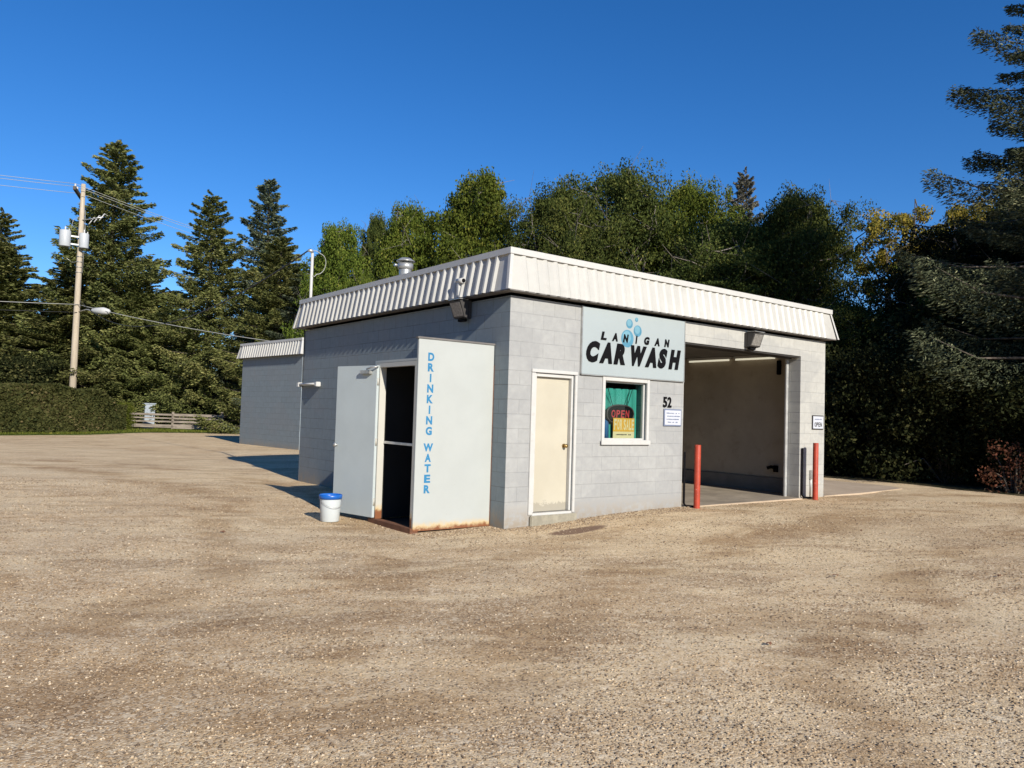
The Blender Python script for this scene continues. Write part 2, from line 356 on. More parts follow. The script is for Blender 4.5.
# grass beyond the lot (left/back) and leaf litter under the trees at right
def sheet(name,edge,dirs,mat,lift,label=None,cat=None):
    # lofted outward from the edge line so that it follows the terrain
    e=np.array(edge,float); d=np.array(dirs,float); seg=np.linalg.norm(np.diff(e,axis=0),axis=1); E_=[];D_=[]
    for k in range(len(seg)):
        n=max(1,int(seg[k]/.5)); 
        for q in range(n): E_.append(e[k]+(e[k+1]-e[k])*q/n); D_.append(d[k]+(d[k+1]-d[k])*q/n)
    E_.append(e[-1]); D_.append(d[-1]); E_=np.array(E_); D_=np.array(D_); D_/=np.linalg.norm(D_,axis=1)[:,None]
    E_=E_+rng.normal(size=E_.shape)*.05
    rows=[0,.25,.6,1,1.5,2.2,3,4,5.5,7,9,12,16,22,30,45,70,120,250]; m=len(E_)
    P=np.concatenate([E_+D_*r for r in rows]); Z=G(P[:,0],P[:,1])+lift; Z[:m]-=lift+.01
    V=np.concatenate([P,Z[:,None]],1); i=(np.arange(m-1)[None,:]+np.arange(len(rows)-1)[:,None]*m).ravel(); F=np.stack([i,i+1,i+1+m,i+m],1)
    o=npmesh(name,V,F,mat,smooth=True); tag(o,label,cat,kind='structure'); return o
t=NT('lawn'); P=t.pos(); n=t.noise(P,1.1,6,.7); n2=t.noise(P,26,4,.7); c=t.mix(t.ramp(n,.35,.7),(.085,.12,.03),(.17,.19,.06)); c=t.mix(t.ramp(n2,.4,.7,0,.6),c,(.05,.07,.02)); t.bsdf(c,.95,0,.1,bump=n2,bs=.8,bd=.05); M['lawn']=t.m
t=NT('litter'); P=t.pos(); n=t.noise(P,3.1,6,.7); n2=t.noise(P,26,4,.7); c=t.mix(t.ramp(n,.35,.7),(.05,.05,.022),(.13,.095,.055)); c=t.mix(t.ramp(n2,.4,.7,0,.6),c,(.03,.035,.015)); t.bsdf(c,.95,0,.1,bump=n2,bs=.8,bd=.05); M['litter']=t.m
sheet('grass',[(-60,15),(-25,24.6),(-12,29.0),(-3.6,33.0),(.5,34.4),(4,34.9),(8,35.2),(12.5,35.0)],[(-.6,1),(-.3,1),(-.1,1),(0,1),(0,1),(0,1),(.1,1),(.3,1)],M['lawn'],.03,'green lawn strip beyond the far edge of the gravel','grass')
sheet('leaf_litter',[(12.5,35.0),(12.7,24),(12.9,14),(13.3,8),(13.25,4.5),(13.7,2.0),(13.5,.6),(13.1,-.8),(13.0,-2.2),(12.8,-4),(13.2,-8),(13.4,-25),(13.4,-60)],[(.3,1),(.6,.6),(1,.3),(1,.15),(1,.1),(1,0),(1,0),(1,0),(1,0),(1,0),(1,0),(1,-.2),(1,-.5)],M['litter'],.02,'dark leaf litter under the shrubs at the edge of the gravel','ground')
# loose stones as real geometry near the viewer
def stones():
    N=150000; 
    d=3.0+ (rng.random(N)**1.35)*12.5
    a=(rng.random(N)-.5)*1.75*1.0
    fx,fy=.608/1.0,.7923; L=math.hypot(fx,fy); fx/=L; fy/=L
    lat=a*d*.85
    x=CP.x+fx*d+fy*lat; y=CP.y+fy*d-fx*lat
    keep=~((x>-1.3)&(y>-.12)&(x<8.4)); x=x[keep]; y=y[keep]; d=d[keep]
    # extra chips heaped against the wall and kiosk bases
    n2=9000; t_=rng.random(n2); a1=rng.random(n2)**1.7*.45
    xb=np.where(t_<.6,rng.random(n2)*3.7,-1.3+rng.random(n2)*1.3); yb=np.where(t_<.6,-a1-.003,.31-a1)
    x=np.concatenate([x,xb]); y=np.concatenate([y,yb]); d=np.hypot(x-CP.x,y-CP.y); nb_=n2
    # clustering
    cl=np.sin(x*1.7+y*.9)*np.sin(y*2.3-x*.8)+np.sin(x*5+1)*np.sin(y*4.1)*.5
    k=rng.random(len(x))<np.clip(.62+.38*cl,.15,1); k[-nb_:]=True; x=x[k]; y=y[k]; d=d[k]; N=len(x)
    s=(.0030+.0075*rng.random(N)**2.6)*(1+d*.03)
    z=G(x,y)+s*.15
    base=np.array([(1,0,0),(0,1,0),(-1,0,0),(0,-1,0),(0,0,1),(0,0,-1)],float)
    V=base[None]*(1+.35*(rng.random((N,6,3))-.5)); V+= .35*(rng.random((N,6,3))-.5)
    V=V*(s[:,None,None]*np.stack([.8+.5*rng.random(N),.8+.5*rng.random(N),.45+.35*rng.random(N)],1)[:,None,:])
    th=rng.random(N)*6.28; c,sn=np.cos(th),np.sin(th)
    Vx=V[:,:,0]*c[:,None]-V[:,:,1]*sn[:,None]; Vy=V[:,:,0]*sn[:,None]+V[:,:,1]*c[:,None]
    V=np.stack([Vx+x[:,None],Vy+y[:,None],V[:,:,2]+z[:,None]],2)
    f=np.array([(0,1,4),(1,2,4),(2,3,4),(3,0,4),(1,0,5),(2,1,5),(3,2,5),(0,3,5)])
    F=(f[None]+np.arange(N)[:,None,None]*6).reshape(-1,3)
    tone=np.repeat(rng.random(N),8)
    t=NT('stone_chips'); at=t.n('Attribute'); at.attribute_name='tone'; r=t.n('ValToRGB'); t.l(at.outputs['Fac'],r.inputs[0])
    e=r.color_ramp.elements; e[0].position=0; e[0].color=(.13,.095,.065,1); e[1].position=1; e[1].color=(.62,.52,.38,1)
    for q,cc in ((.25,(.20,.14,.085,1)),(.55,(.31,.225,.14,1)),(.85,(.44,.34,.225,1))):
        k_=e.new(q); k_.color=cc
    t.bsdf(r.outputs[0],.85,0,.2)
    o=npmesh('gravel_stones',V.reshape(-1,3),F,t.m,tone=tone); tag(o,'loose pale and brown stone chips strewn over the gravel lot','gravel',kind='stuff')
stones()
# concrete pad at the right of the building
mb=MB(); mb.prism([(8.135,-.02,-.3),(9.6,0,-.3),(10.9,.1,-.3),(11.9,.22,-.3),(12.3,.7,-.3),(12.6,9,-.3),(8.135,9,-.3)],(0,0,.452)); tag(mb.build('concrete_pad',M['concrete']),'pale concrete pad along the right side of the building','pad',kind='structure')
# ---------------------------------------------------------------- main building
B=empty('car_wash_building',(0,0,0)); tag(B,'grey painted block car wash with white ribbed metal fascia and open wash bay','building')
W,L=8.13,7.33; WT=3.28
def wall(name,mat,axis,c0,c1,u0,u1,z0,z1,holes,parent):
    # axis 'x': wall runs along x, thickness from y=c0 to c1; 'y': runs along y
    mb=MB(); us=sorted({u0,u1,*[h[0] for h in holes],*[h[1] for h in holes]}); zs=sorted({z0,z1,*[h[2] for h in holes],*[h[3] for h in holes]})
    def solid(i,j):
        if i<0 or j<0 or i>=len(us)-1 or j>=len(zs)-1: return False
        u=(us[i]+us[i+1])/2; z=(zs[j]+zs[j+1])/2
        return not any(h[0]<u<h[1] and h[2]<z<h[3] for h in holes)
    pt=(lambda u,c,z:(u,c,z)) if axis=='x' else (lambda u,c,z:(c,u,z))
    for i in range(len(us)-1):
        for j in range(len(zs)-1):
            if not solid(i,j): continue
            a,b,c,d=us[i],us[i+1],zs[j],zs[j+1]
            for q in (c0,c1): mb.face([pt(a,q,c),pt(b,q,c),pt(b,q,d),pt(a,q,d)])
            if not solid(i-1,j): mb.face([pt(a,c0,c),pt(a,c1,c),pt(a,c1,d),pt(a,c0,d)])
            if not solid(i+1,j): mb.face([pt(b,c0,c),pt(b,c1,c),pt(b,c1,d),pt(b,c0,d)])
            if not solid(i,j-1): mb.face([pt(a,c0,c),pt(b,c0,c),pt(b,c1,c),pt(a,c1,c)])
            if not solid(i,j+1): mb.face([pt(a,c0,d),pt(b,c0,d),pt(b,c1,d),pt(a,c1,d)])
    o=MB(); 
    import bmesh
    bm=bmesh.new(); 
    for f in mb.f: bm.faces.new([bm.verts.new(mb.v[k]) for k in f])
    bmesh.ops.remove_doubles(bm,verts=bm.verts[:],dist=1e-5); o.bm(bm); bm.free()
    return o.build(name,mat,parent)
door=(.49,1.25,.20,2.22); win=(1.88,2.83,1.25,2.18); bay=(3.745,7.25,.0,2.93)
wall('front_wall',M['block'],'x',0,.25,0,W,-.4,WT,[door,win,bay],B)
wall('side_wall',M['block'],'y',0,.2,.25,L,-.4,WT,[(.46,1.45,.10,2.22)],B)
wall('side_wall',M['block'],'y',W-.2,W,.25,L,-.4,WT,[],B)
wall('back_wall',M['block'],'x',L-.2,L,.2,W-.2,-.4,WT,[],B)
# concrete sill under the cream door
mb=MB(); mb.box(.44,1.33,-.05,.0,-.1,.165,.012); mb.build('door_step',M['stepc'],B)
# interior of bay and office
mb=MB(); mb.box(3.55,3.74,.25,L-.2,-.1,3.05); mb.box(W-.215,W-.2,.25,L-.2,.45,3.05); mb.box(3.74,W-.22,L-.23,L-.2,.1,3.05); mb.build('bay_wall',M['inner'],B)
mb=MB(); mb.box(W-.28,W-.2,.25,L-.24,.0,.44,.01); mb.build('bay_curb',M['innerlow'],B)
mb=MB(); mb.box(3.74,W-.2,.25,L-.2,3.06,3.10); mb.build('bay_ceiling',M['soffit'],B)
mb=MB(); mb.box(3.75,7.245,-.06,.25,-.1,.147,.006); mb.box(3.74,W-.28,.25,L-.2,-.1,.147); mb.build('bay_floor',M['bayf'],B)
mb=MB(); mb.box(.2,3.55,.25,L-.2,-.1,.12); mb.box(.2,3.55,2.2,2.3,.12,3.1); mb.box(.2,3.55,.25,2.2,3.0,3.1); mb.build('office_lining',M['dim'],B)  # room shell in the near-black tone, shade painted in
mb=MB(); mb.box(3.80,7.20,-.115,-.062,-.1,.150,.006); mb.build('threshold',M['concrete'],B)
# overhead door tracks and header angle
mb=MB()
mb.box(7.252,7.30,.26,.335,.147,2.93); mb.box(7.19,7.252,.275,.30,.147,2.90); mb.box(7.225,7.252,.30,.335,.147,2.90)
mb.build('door_track',M['steel'],B)
mb=MB(); mb.box(3.75,7.24,.02,.16,2.90,2.928); mb.box(3.75,7.24,.20,.26,2.88,2.93); mb.build('bay_header',M['dark'],B)
# black steel corner guards at both sides of the bay opening
for (x,top,dx) in ((3.765,1.06,.16),(7.30,1.12,.22)):
    mb=MB(); mb.tube([(x,-.035,top),(x,-.035,.20),(x+.03,-.05,.155),(x+dx,-.13,.145)],.019,8); mb.build('corner_guard',M['black'],B)
mb=MB(); mb.tube([(7.63,-.02,.10),(7.63,-.02,.62)],.014,8); mb.box(7.60,7.66,-.045,-.003,.50,.68,.006); mb.build('conduit',M['galv'],B)
# roof
a_t,b_b,ZT,ZB=.044,.155,3.93,3.335
mb=MB(); mb.box(.03,W-.03,.03,L-.03,3.70,3.78); rf=mb.build('roof',M['roof'],B)
mb=MB(); mb.lathe([(.125,3.78),(.125,4.42)],1.03,4.85,20); mb.lathe([(.125,4.42),(.155,4.45),(.155,4.54),(.13,4.55)],1.03,4.85,20); mb.lathe([(.0,4.665),(.10,4.655),(.18,4.60),(.185,4.585),(.10,4.58),(0,4.58)],1.03,4.85,24)
mb.tube([(.78,4.85,4.49),(.84,4.85,4.49)],.03,6); mb.build('vent_pipe',M['galv'],rf)
# fascia: ribbed metal on four sides
def fascia_side(mb,p0,p1,n,zt,zb,at,bt,per=.198,h=.036,ph=0):
    p0=Vector((p0[0],p0[1],0));p1=Vector((p1[0],p1[1],0));d=(p1-p0);Ln=d.length;d.normalize();n=Vector(n)
    prof=[(0,0),(.082,0),(.112,h),(.152,h),(.182,0)]
    us=[];
    k=0
    x=.03
    pts=[(-1,0),(x,0)]
    while x+per<Ln-.02:
        pts+= [(x+a,b) for a,b in prof[1:]]; x+=per; pts.append((x,0))
    pts.append((Ln+1,0))
    rows=[]
    for z,off in ((zt,at),(zb,bt)):
        row=[]
        for u,b in pts:
            uu=max(-off,min(Ln+off,u if -.5<u<Ln+.5 else (-off if u<0 else Ln+off)))
            row.append(Vector((p0.x,p0.y,0))+d*uu+n*(off+b)+Vector((0,0,z)))
        rows.append(row)
    for i in range(len(pts)-1): mb.face([rows[1][i],rows[1][i+1],rows[0][i+1],rows[0][i]])
def fascia(parent,x0,x1,y0,y1,zt,zb,at,bt,sides='FLBR'):
    mb=MB()
    if 'F' in sides: fascia_side(mb,(x0,y0),(x1,y0),(0,-1,0),zt,zb,at,bt,h=.022)
    if 'L' in sides: fascia_side(mb,(x0,y1),(x0,y0),(-1,0,0),zt,zb,at,bt)
    if 'B' in sides: fascia_side(mb,(x1,y1),(x0,y1),(0,1,0),zt,zb,at,bt)
    if 'R' in sides: fascia_side(mb,(x1,y0),(x1,y1),(1,0,0),zt,zb,at,bt)
    f=mb.build('fascia',M['fascia'],parent)
    # inner closing faces: soffit + back of parapet
    mb=MB()
    o=bt+.0
    for (a,b,c,d) in ((x0-o,x1+o,y0-o,y0+.002),(x0-o,x1+o,y1-.002,y1+o),(x0-o,x0+.002,y0+.002,y1-.002),(x1-.002,x1+o,y0+.002,y1-.002)): mb.box(a,b,c,d,zb-.012,zb+.006)
    mb.build('soffit',M['soffit'],parent)
    # cap flashing
    mb=MB(); q=at+.052; r=.10
    for (a,b,c,d) in ((x0-q,x1+q,y0-q,y0+r),(x0-q,x1+q,y1-r,y1+q),(x0-q,x0+r,y0+r,y1-r),(x1-r,x1+q,y0+r,y1-r)): mb.box(a,b,c,d,zt-.075,zt+.012)
    mb.build('cap_flashing',M['trim'],f)
    mb=MB(); 
    for (a,b,c,d) in ((x0+r-.03,x1-r+.03,y0+r-.05,y0+r-.02),(x0+r-.03,x1-r+.03,y1-r+.02,y1-r+.05),(x0+r-.05,x0+r-.02,y0+r-.02,y1-r+.02),(x1-r+.02,x1-r+.05,y0+r-.02,y1-r+.02)): mb.box(a,b,c,d,zb+.02,zt-.08)
    mb.build('parapet',M['roof'],parent)
    # corner trims
    for (cx,cy,sx,sy) in ((x0,y0,-1,-1),(x1,y0,1,-1),(x0,y1,-1,1),(x1,y1,1,1)):
        mb=MB(); e=.038; w_=.055
        T=lambda off,z,du,dv:(cx+sx*(off-du),cy+sy*(off-dv),z)
        for s2 in (0,1):
            A=[T(at+e,zt-.075,0,0),T(bt+e,zb,0,0)]
            if s2==0: A+=[T(bt+e,zb,w_,0),T(at+e,zt-.075,w_,0)]
            else: A+=[T(bt+e,zb,0,w_),T(at+e,zt-.075,0,w_)]
            mb.face(A)
        mb.build('corner_trim',M['trim'],f)
fascia(B,0,W,0,L,ZT,ZB,a_t,b_b)
# cream door
mb=MB(); mb.box(.535,1.205,.075,.115,.205,2.165,.004); dd=mb.build('door',M['cream'],B)
mb=MB(); mb.tube([(1.13,.075,1.16),(1.13,.055,1.16)],.032,14); mb.tube([(1.13,.055,1.16),(1.13,.03,1.16)],.012,10); mb.tube([(1.13,.03,1.16),(1.13,.018,1.16),(1.13,.0,1.16),(1.13,-.008,1.16)],[.018,.03,.028,.012],14); mb.build('handle',M['brass'],dd)
mb=MB()
for a in ((.495,.533,.015,.16,.205,2.215),(1.207,1.245,.015,.16,.205,2.215),(.533,1.207,.015,.16,2.167,2.215)): mb.box(*a,.003)
for a in ((.415,.488,-.02,.012,.18,2.215),(1.252,1.30,-.02,.012,.18,2.215),(.415,1.30,-.022,.012,2.222,2.27)): mb.box(*a,.004)
mb.box(.49,1.25,-.012,.16,.155,.198,.004)
mb.build('door_frame',M['trim'],B)
# window
mb=MB(); x0,x1,z0,z1=win; wd=.055
for a in ((x0-wd,x0+.004,-.022,.012,z0-wd,z1+wd),(x1-.004,x1+wd,-.022,.012,z0-wd,z1+wd),(x0+.004,x1-.004,-.022,.012,z1-.004,z1+wd),(x0-wd-.02,x1+wd+.02,-.045,-.023,z0-wd-.015,z0+.0)): mb.box(*a,.004)
mb.box(x0+.004,x1-.004,-.022,.012,z0-wd,z0+.004,.004)
wf=mb.build('window',M['trim'],B)
mb=MB(); mb.face([(x0+.004,.06,z0+.004),(x1-.004,.06,z0+.004),(x1-.004,.06,z1-.004),(x0+.004,.06,z1-.004)]); pn_=mb.build('pane',M['glass'],wf)
if pn_.data.polygons[0].normal.y>0: pn_.data.flip_normals()
mb=MB()
for a in ((x0,x0+.03,.04,.09,z0,z1),(x1-.03,x1,.04,.09,z0,z1),(x0+.03,x1-.03,.04,.09,z1-.03,z1),(x0+.03,x1-.03,.04,.09,z0,z0+.03)): mb.box(*a,.003)
mb.build('sash',M['trim'],wf)
# curtain behind the glass
mb=MB(); n=60; prev=None
for k in range(n+1):
    u=k/n; x=1.90+u*.96; y=.19+.022*math.sin(u*34)+.012*math.sin(u*77+1); 
    cur=((x,y,1.26),(x,y+.01,2.07))
    if prev: mb.face([prev[0],cur[0],cur[1],prev[1]],True)
    prev=cur
cu_=mb.build('curtain',M['teal']); tag(cu_,'teal curtain hanging behind the small front window','curtain')
mb=MB(); n=14; prev=None
for k in range(n+1):
    u=k/n; x=1.95+u*.20; y=.155+.012*math.sin(u*14); cur=((x,y,1.26),(x-.01*u,y,1.62))
    if prev: mb.face([prev[0],cur[0],cur[1],prev[1]],True)
    prev=cur
o=mb.build('blue_cloth',M['bluecloth']); s_=o.modifiers.new('s','SOLIDIFY'); s_.thickness=.006; tag(o,'dark blue cloth in the lower left corner of the window','cloth')
# ---------------------------------------------------------------- lettering
def text_obj(name,body,mat,parent,box,org,ux,uz,nrm,thick=.004,bold=0,shear=0,spacing=1):
    cu=bpy.data.curves.new(name,'FONT'); cu.body=body; cu.size=1; cu.offset=bold; cu.shear=shear; cu.space_character=spacing; cu.resolution_u=4; cu.extrude=.5
    tmp=bpy.data.objects.new('tmp',cu); col.objects.link(tmp); dg=bpy.context.evaluated_depsgraph_get(); me=bpy.data.meshes.new_from_object(tmp.evaluated_get(dg)); bpy.data.objects.remove(tmp); bpy.data.curves.remove(cu)
    co=np.array([v.co[:] for v in me.vertices]); lo=co.min(0); hi=co.max(0); x0,x1,z0,z1=box
    org=Vector(org);ux=Vector(ux);uz=Vector(uz);nrm=Vector(nrm)
    for v in me.vertices:
        u=x0+(v.co.x-lo[0])/(hi[0]-lo[0])*(x1-x0); z=z0+(v.co.y-lo[1])/(hi[1]-lo[1])*(z1-z0); q=(v.co.z-lo[2])/max(hi[2]-lo[2],1e-6)
        v.co=org+ux*u+uz*z+nrm*(q*thick)
    me.materials.clear(); me.materials.append(mat); me.update()
    o=bpy.data.objects.new(name,me); col.objects.link(o); o.parent=parent; return o
def join_texts(name,parts,mat,parent):
    for o in parts: o.name='letter'; o.parent=parent
    return parts
UX=(1,0,0);UZ=(0,0,1);NF=(0,-1,0)
def front_text(name,body,mat,parent,x0,x1,z0,z1,y,**k): return text_obj(name,body,mat,parent,(x0,x1,z0,z1),(0,y,0),UX,UZ,NF,**k)
S=empty('wall_sign',(1.36,0,2.25)); tag(S,'large pale blue sign reading LANIGAN CAR WASH above the window','sign')
def Si(o):
    for q in (o if isinstance(o,list) else [o]): q.matrix_parent_inverse=Matrix.Translation((-1.36,0,-2.25))
    return o
mb=MB(); mb.box(1.36,3.70,-.035,-.004,2.25,3.27,.003); Si(mb.build('sign_panel',M['signface'],S))
tt=[]
for k,ch in enumerate("LANIGAN"):
    cx=1.795+k*(3.25-1.795)/6; wd=.045 if ch=='I' else .125
    tt.append(front_text('t',ch,M['black'],None,cx-wd/2,cx+wd/2,2.795-.0*k,2.925,-.0405,bold=.06,shear=.18))
Si(join_texts('small_lettering',tt,M['black'],S))
# heavy letters, each scaled into its own slot
tt=[]; slots=[('C',1.435,1.72),('A',1.71,1.985),('R',2.02,2.27),('W',2.40,2.765),('A',2.73,3.0),('S',3.03,3.265),('H',3.30,3.60)]
for ch,xa,xb in slots: tt.append(front_text('t',ch,M['black'],None,xa,xb,2.435,2.765,-.042,bold=.072,shear=.26,thick=.005))
Si(join_texts('large_lettering',tt,M['black'],S))
def disc(mb,cx,cz,r,y,n=28):
    mb.prism([(cx+r*math.cos(2*math.pi*k/n),y,cz+r*math.sin(2*math.pi*k/n)) for k in range(n)],(0,.002,0))
for cx,cz,r in ((2.32,2.86,.14),(2.55,3.0,.092),(2.36,3.10,.075),(2.52,3.18,.035)):
    mb=MB(); mh=MB(); disc(mb,cx,cz,r,-.0372); disc(mh,cx-r*.12,cz+r*.18,r*.68,-.0392)
    bo=Si(mb.build('bubble',M['bubble'],S)); mh.build('highlight',M['bubblehi'],bo)
# thin edge trims of the sign
mb=MB(); mb.box(1.345,1.359,-.036,-.003,2.24,3.28); mb.box(1.345,3.716,-.036,-.003,2.236,2.249); mb.box(3.701,3.716,-.036,-.003,2.25,3.28); Si(mb.build('sign_edge',M['galv'],S))
H=empty('house_number',(0,0,0)); [front_text('digit',c,M['black'],H,a,b,1.80,1.975,-.008,bold=.03,thick=.008) for c,a,b in (('5',3.225,3.32),('2',3.335,3.43))]; tag(H,'black house number 52 on the wall right of the window','house number')
# small framed notice (illegible printed lines)
def scrib(mb,x0,x1,z,h,y,seed):
    r=random.Random(seed); x=x0
    while x<x1:
        w_=r.uniform(.012,.03)
        if r.random()<.82: mb.box(x,min(x+w_,x1),y-.0015,y,z-h*r.uniform(.3,.5),z+h*r.uniform(.3,.5))
        x+=w_+r.uniform(.004,.010)
N1=empty('notice_sign',(3.24,0,1.49)); tag(N1,'small white notice with blue grey border under the number 52','sign')
def iv(o,v):
    for q in (o if isinstance(o,list) else [o]): q.matrix_parent_inverse=Matrix.Translation([-e for e in v])
    return o
def word(body,mat,parent,x0,x1,z0,z1,y,gap=.18,**k):
    n=len(body); p=(x1-x0)/(n-gap*(1)); return [front_text('letter',c,mat,parent,x0+i*p+(p*.3 if c=='I' else 0),x0+i*p+p*(1-gap)-(p*.3 if c=='I' else 0),z0,z1,y,**k) for i,c in enumerate(body)]
mb=MB(); mb.box(3.24,3.68,-.020,-.003,1.49,1.775,.003); iv(mb.build('sign_border',M['bluegrey'],N1),(3.24,0,1.49))
mb=MB(); mb.box(3.262,3.658,-.024,-.019,1.512,1.753); iv(mb.build('sign_face',M['paper'],N1),(3.24,0,1.49))
mb=MB(); 
for k,(a,b) in enumerate(((3.30,3.62),(3.28,3.635),(3.30,3.61),(3.31,3.59))): scrib(mb,a,b,1.705-k*.05,.022,-.0245,k+5)
iv(mb.build('lettering',M['bluegrey'],N1),(3.24,0,1.49))
N2=empty('open_sign',(7.66,0,1.49)); tag(N2,'small white sign with dark border reading OPEN on the right pier','sign')
mb=MB(); mb.box(7.665,8.07,-.020,-.003,1.49,1.775,.003); iv(mb.build('sign_border',M['dark'],N2),(7.66,0,1.49))
mb=MB(); mb.box(7.685,8.05,-.024,-.019,1.51,1.755); iv(mb.build('sign_face',M['paper'],N2),(7.66,0,1.49))
tt=word('OPEN',M['dark'],None,7.73,8.00,1.545,1.635,-.0245,bold=.03,thick=.002); o=join_texts('lettering',tt,M['dark'],N2); iv(o,(7.66,0,1.49))
mb=MB(); scrib(mb,7.74,7.99,1.695,.024,-.0245,44); iv(mb.build('small_print',M['bluegrey'],N2),(7.66,0,1.49))
# OPEN window sign
N3=empty('neon_sign',(2.2,.1,1.6)); tag(N3,'oval black window sign with red OPEN lettering hanging behind the glass','neon sign')
q3=(2.2,.1,1.6)
mb=MB(); pts=[]; 
for k in range(40):
    a=2*math.pi*k/40; pts.append((2.36+.30*math.copysign(abs(math.cos(a))**.8,math.cos(a)),.125,1.66+.145*math.copysign(abs(math.sin(a))**.8,math.sin(a))))
mb.prism(pts,(0,.03,0)); iv(mb.build('housing',M['black'],N3),q3)
mb=MB(); mb.tube([Vector(p)+Vector((0,-.008,0)) for p in pts]+[Vector(pts[0])+Vector((0,-.008,0))],.013,8); iv(mb.build('ring',M['dark'],N3),q3)
o=join_texts('lettering',word('OPEN',M['redglow'],None,2.16,2.56,1.605,1.725,.122,bold=.012,shear=.1,thick=.008),M['redglow'],N3); iv(o,q3)
for pa,pb in (((2.20,.13,1.78),(2.10,.15,2.08)),((2.52,.13,1.78),(2.66,.15,2.08)),((2.50,.13,1.78),(2.60,.16,2.08))):
    mb=MB(); mb.tube([pa,pb],.005,5); iv(mb.build('cord',M['black'],N3),q3)
N4=empty('for_sale_sign',(2.1,.1,1.27)); tag(N4,'yellow FOR SALE sign standing inside the front window','sign'); q4=(2.1,.1,1.27)
mb=MB(); mb.box(2.185,2.665,.098,.104,1.385,1.60); iv(mb.build('sign_panel',M['yellow'],N4),q4)
mb=MB(); mb.box(2.185,2.665,.098,.104,1.262,1.384); iv(mb.build('lower_panel',M['paleyellow'],N4),q4)
o=join_texts('lettering',word('FOR',M['paleyellow'],None,2.205,2.39,1.41,1.58,.098,bold=.03,thick=.002)+word('SALE',M['paleyellow'],None,2.42,2.65,1.41,1.58,.098,bold=.03,thick=.002),M['paleyellow'],N4); iv(o,q4)
mb=MB(); scrib(mb,2.25,2.59,1.335,.02,.098,91); iv(mb.build('handwriting',M['dark'],N4),q4)
# ---------------------------------------------------------------- fixtures on the building
def wall_pack(loc,rz,label):
    t=empty('floodlight',loc,rz); tag(t,label,'light','floodlights on the building')
    # local: wall at y=0, sticks out towards -y
    mb=MB(); mb.box(-.15,.15,-.07,-.003,-.14,.14,.01); mb.build('back_box',M['dark'],t)
    mb=MB(); mb.prism([(-.15,-.071,.14),(-.15,-.22,.12),(-.15,-.13,-.12),(-.15,-.071,-.13)],(.30,0,0)); mb.build('housing',M['dark'],t)
    mb=MB(); mb.prism([(-.125,-.218,.095),(-.125,-.223,.098),(-.125,-.140,-.10),(-.125,-.134,-.10)],(.25,0,0)); mb.build('lens',M['glasslamp'],t)
    mb=MB(); mb.box(-.155,.155,-.235,-.07,.141,.152,.003); mb.build('hood',M['galv'],t)
    mb=MB(); mb.box(-.09,.07,-.10,-.03,-.175,-.141,.006); mb.build('mount',M['black'],t)
    return t
wall_pack((5.55,0,3.10),0,'dark box floodlight above the open wash bay')
wall_pack((0,1.10,3.16),-math.pi/2,'dark box floodlight under the fascia of the shaded left wall')
SC=empty('security_camera',(-.16,1.08,3.36)); tag(SC,'small white camera with black lens on the left fascia edge','camera')
mb=MB(); mb.box(-.03,.03,-.03,.03,0,.20,.008); mb.build('bracket',M['white_metal'],SC)
mb=MB(); mb.tube([(0,.05,.235),(0,-.11,.225)],[.038,.042],14); mb.build('camera_body',M['white_metal'],SC)
mb=MB(); mb.tube([(0,-.111,.225),(0,-.122,.225)],.03,14); mb.build('lens',M['black'],SC)
WL=empty('wall_lamp',(0,6.85,2.10)); tag(WL,'slim white tube lamp fixed along the left wall near its far corner','light')
mb=MB(); mb.box(-.055,-.002,-.42,.40,-.012,.022,.004); mb.build('mount',M['galv'],WL)
mb=MB(); mb.tube([(-.075,-.44,.02),(-.075,.44,.02)],.022,10); mb.build('tube',M['white_metal'],WL)
for q in (-.52,.42): mb=MB(); mb.box(-.11,-.01,q,q+.09,-.035,.06,.008); mb.build('end_cap',M['white_metal'],WL)
mb=MB(); mb.tube([(-.012,7.28,2.06),(-.012,7.29,2.5),(-.012,7.26,2.9),(-.012,7.27,3.3)],.009,6); tag(mb.build('cable',M['wire_dark']),'thin black cable running up the far corner of the left wall','cable')
mb=MB(); 
CL=[]
for k,(ya,yb) in enumerate(((.95,2.0),(2.12,3.3))):
    t_=empty('ceiling_light',(7.86,(ya+yb)/2,3.0)); tag(t_,['pale fluorescent tube fixture nearest the bay opening','pale fluorescent tube fixture deeper inside the wash bay'][k],'light','tube lights in the wash bay'); h=(yb-ya)/2
    mb=MB(); mb.box(-.07,.05,-h,h,.0,.055,.004); mb.build('housing',M['white_metal'],t_)
    mb=MB(); mb.tube([(-.02,-h+.03,-.022),(-.02,h-.03,-.022)],.02,10); mb.build('tube',M['tube'],t_)
WH=empty('wand_holder',(7.915,.95,.62)); tag(WH,'short black spray wand holder on the bay wall','holder')
mb=MB(); mb.box(-.05,.0,-.05,.05,-.06,.08,.006); mb.build('bracket',M['black'],WH)
mb=MB(); mb.tube([(-.05,0,.03),(-.12,.05,.05),(-.16,.12,.02)],.035,10); mb.build('sleeve',M['black'],WH)
mb=MB(); mb.box(7.84,7.914,.86,.94,2.62,2.92,.01); tag(mb.build('control_box',M['black']),'black box high on the bay wall beside the door track','box')
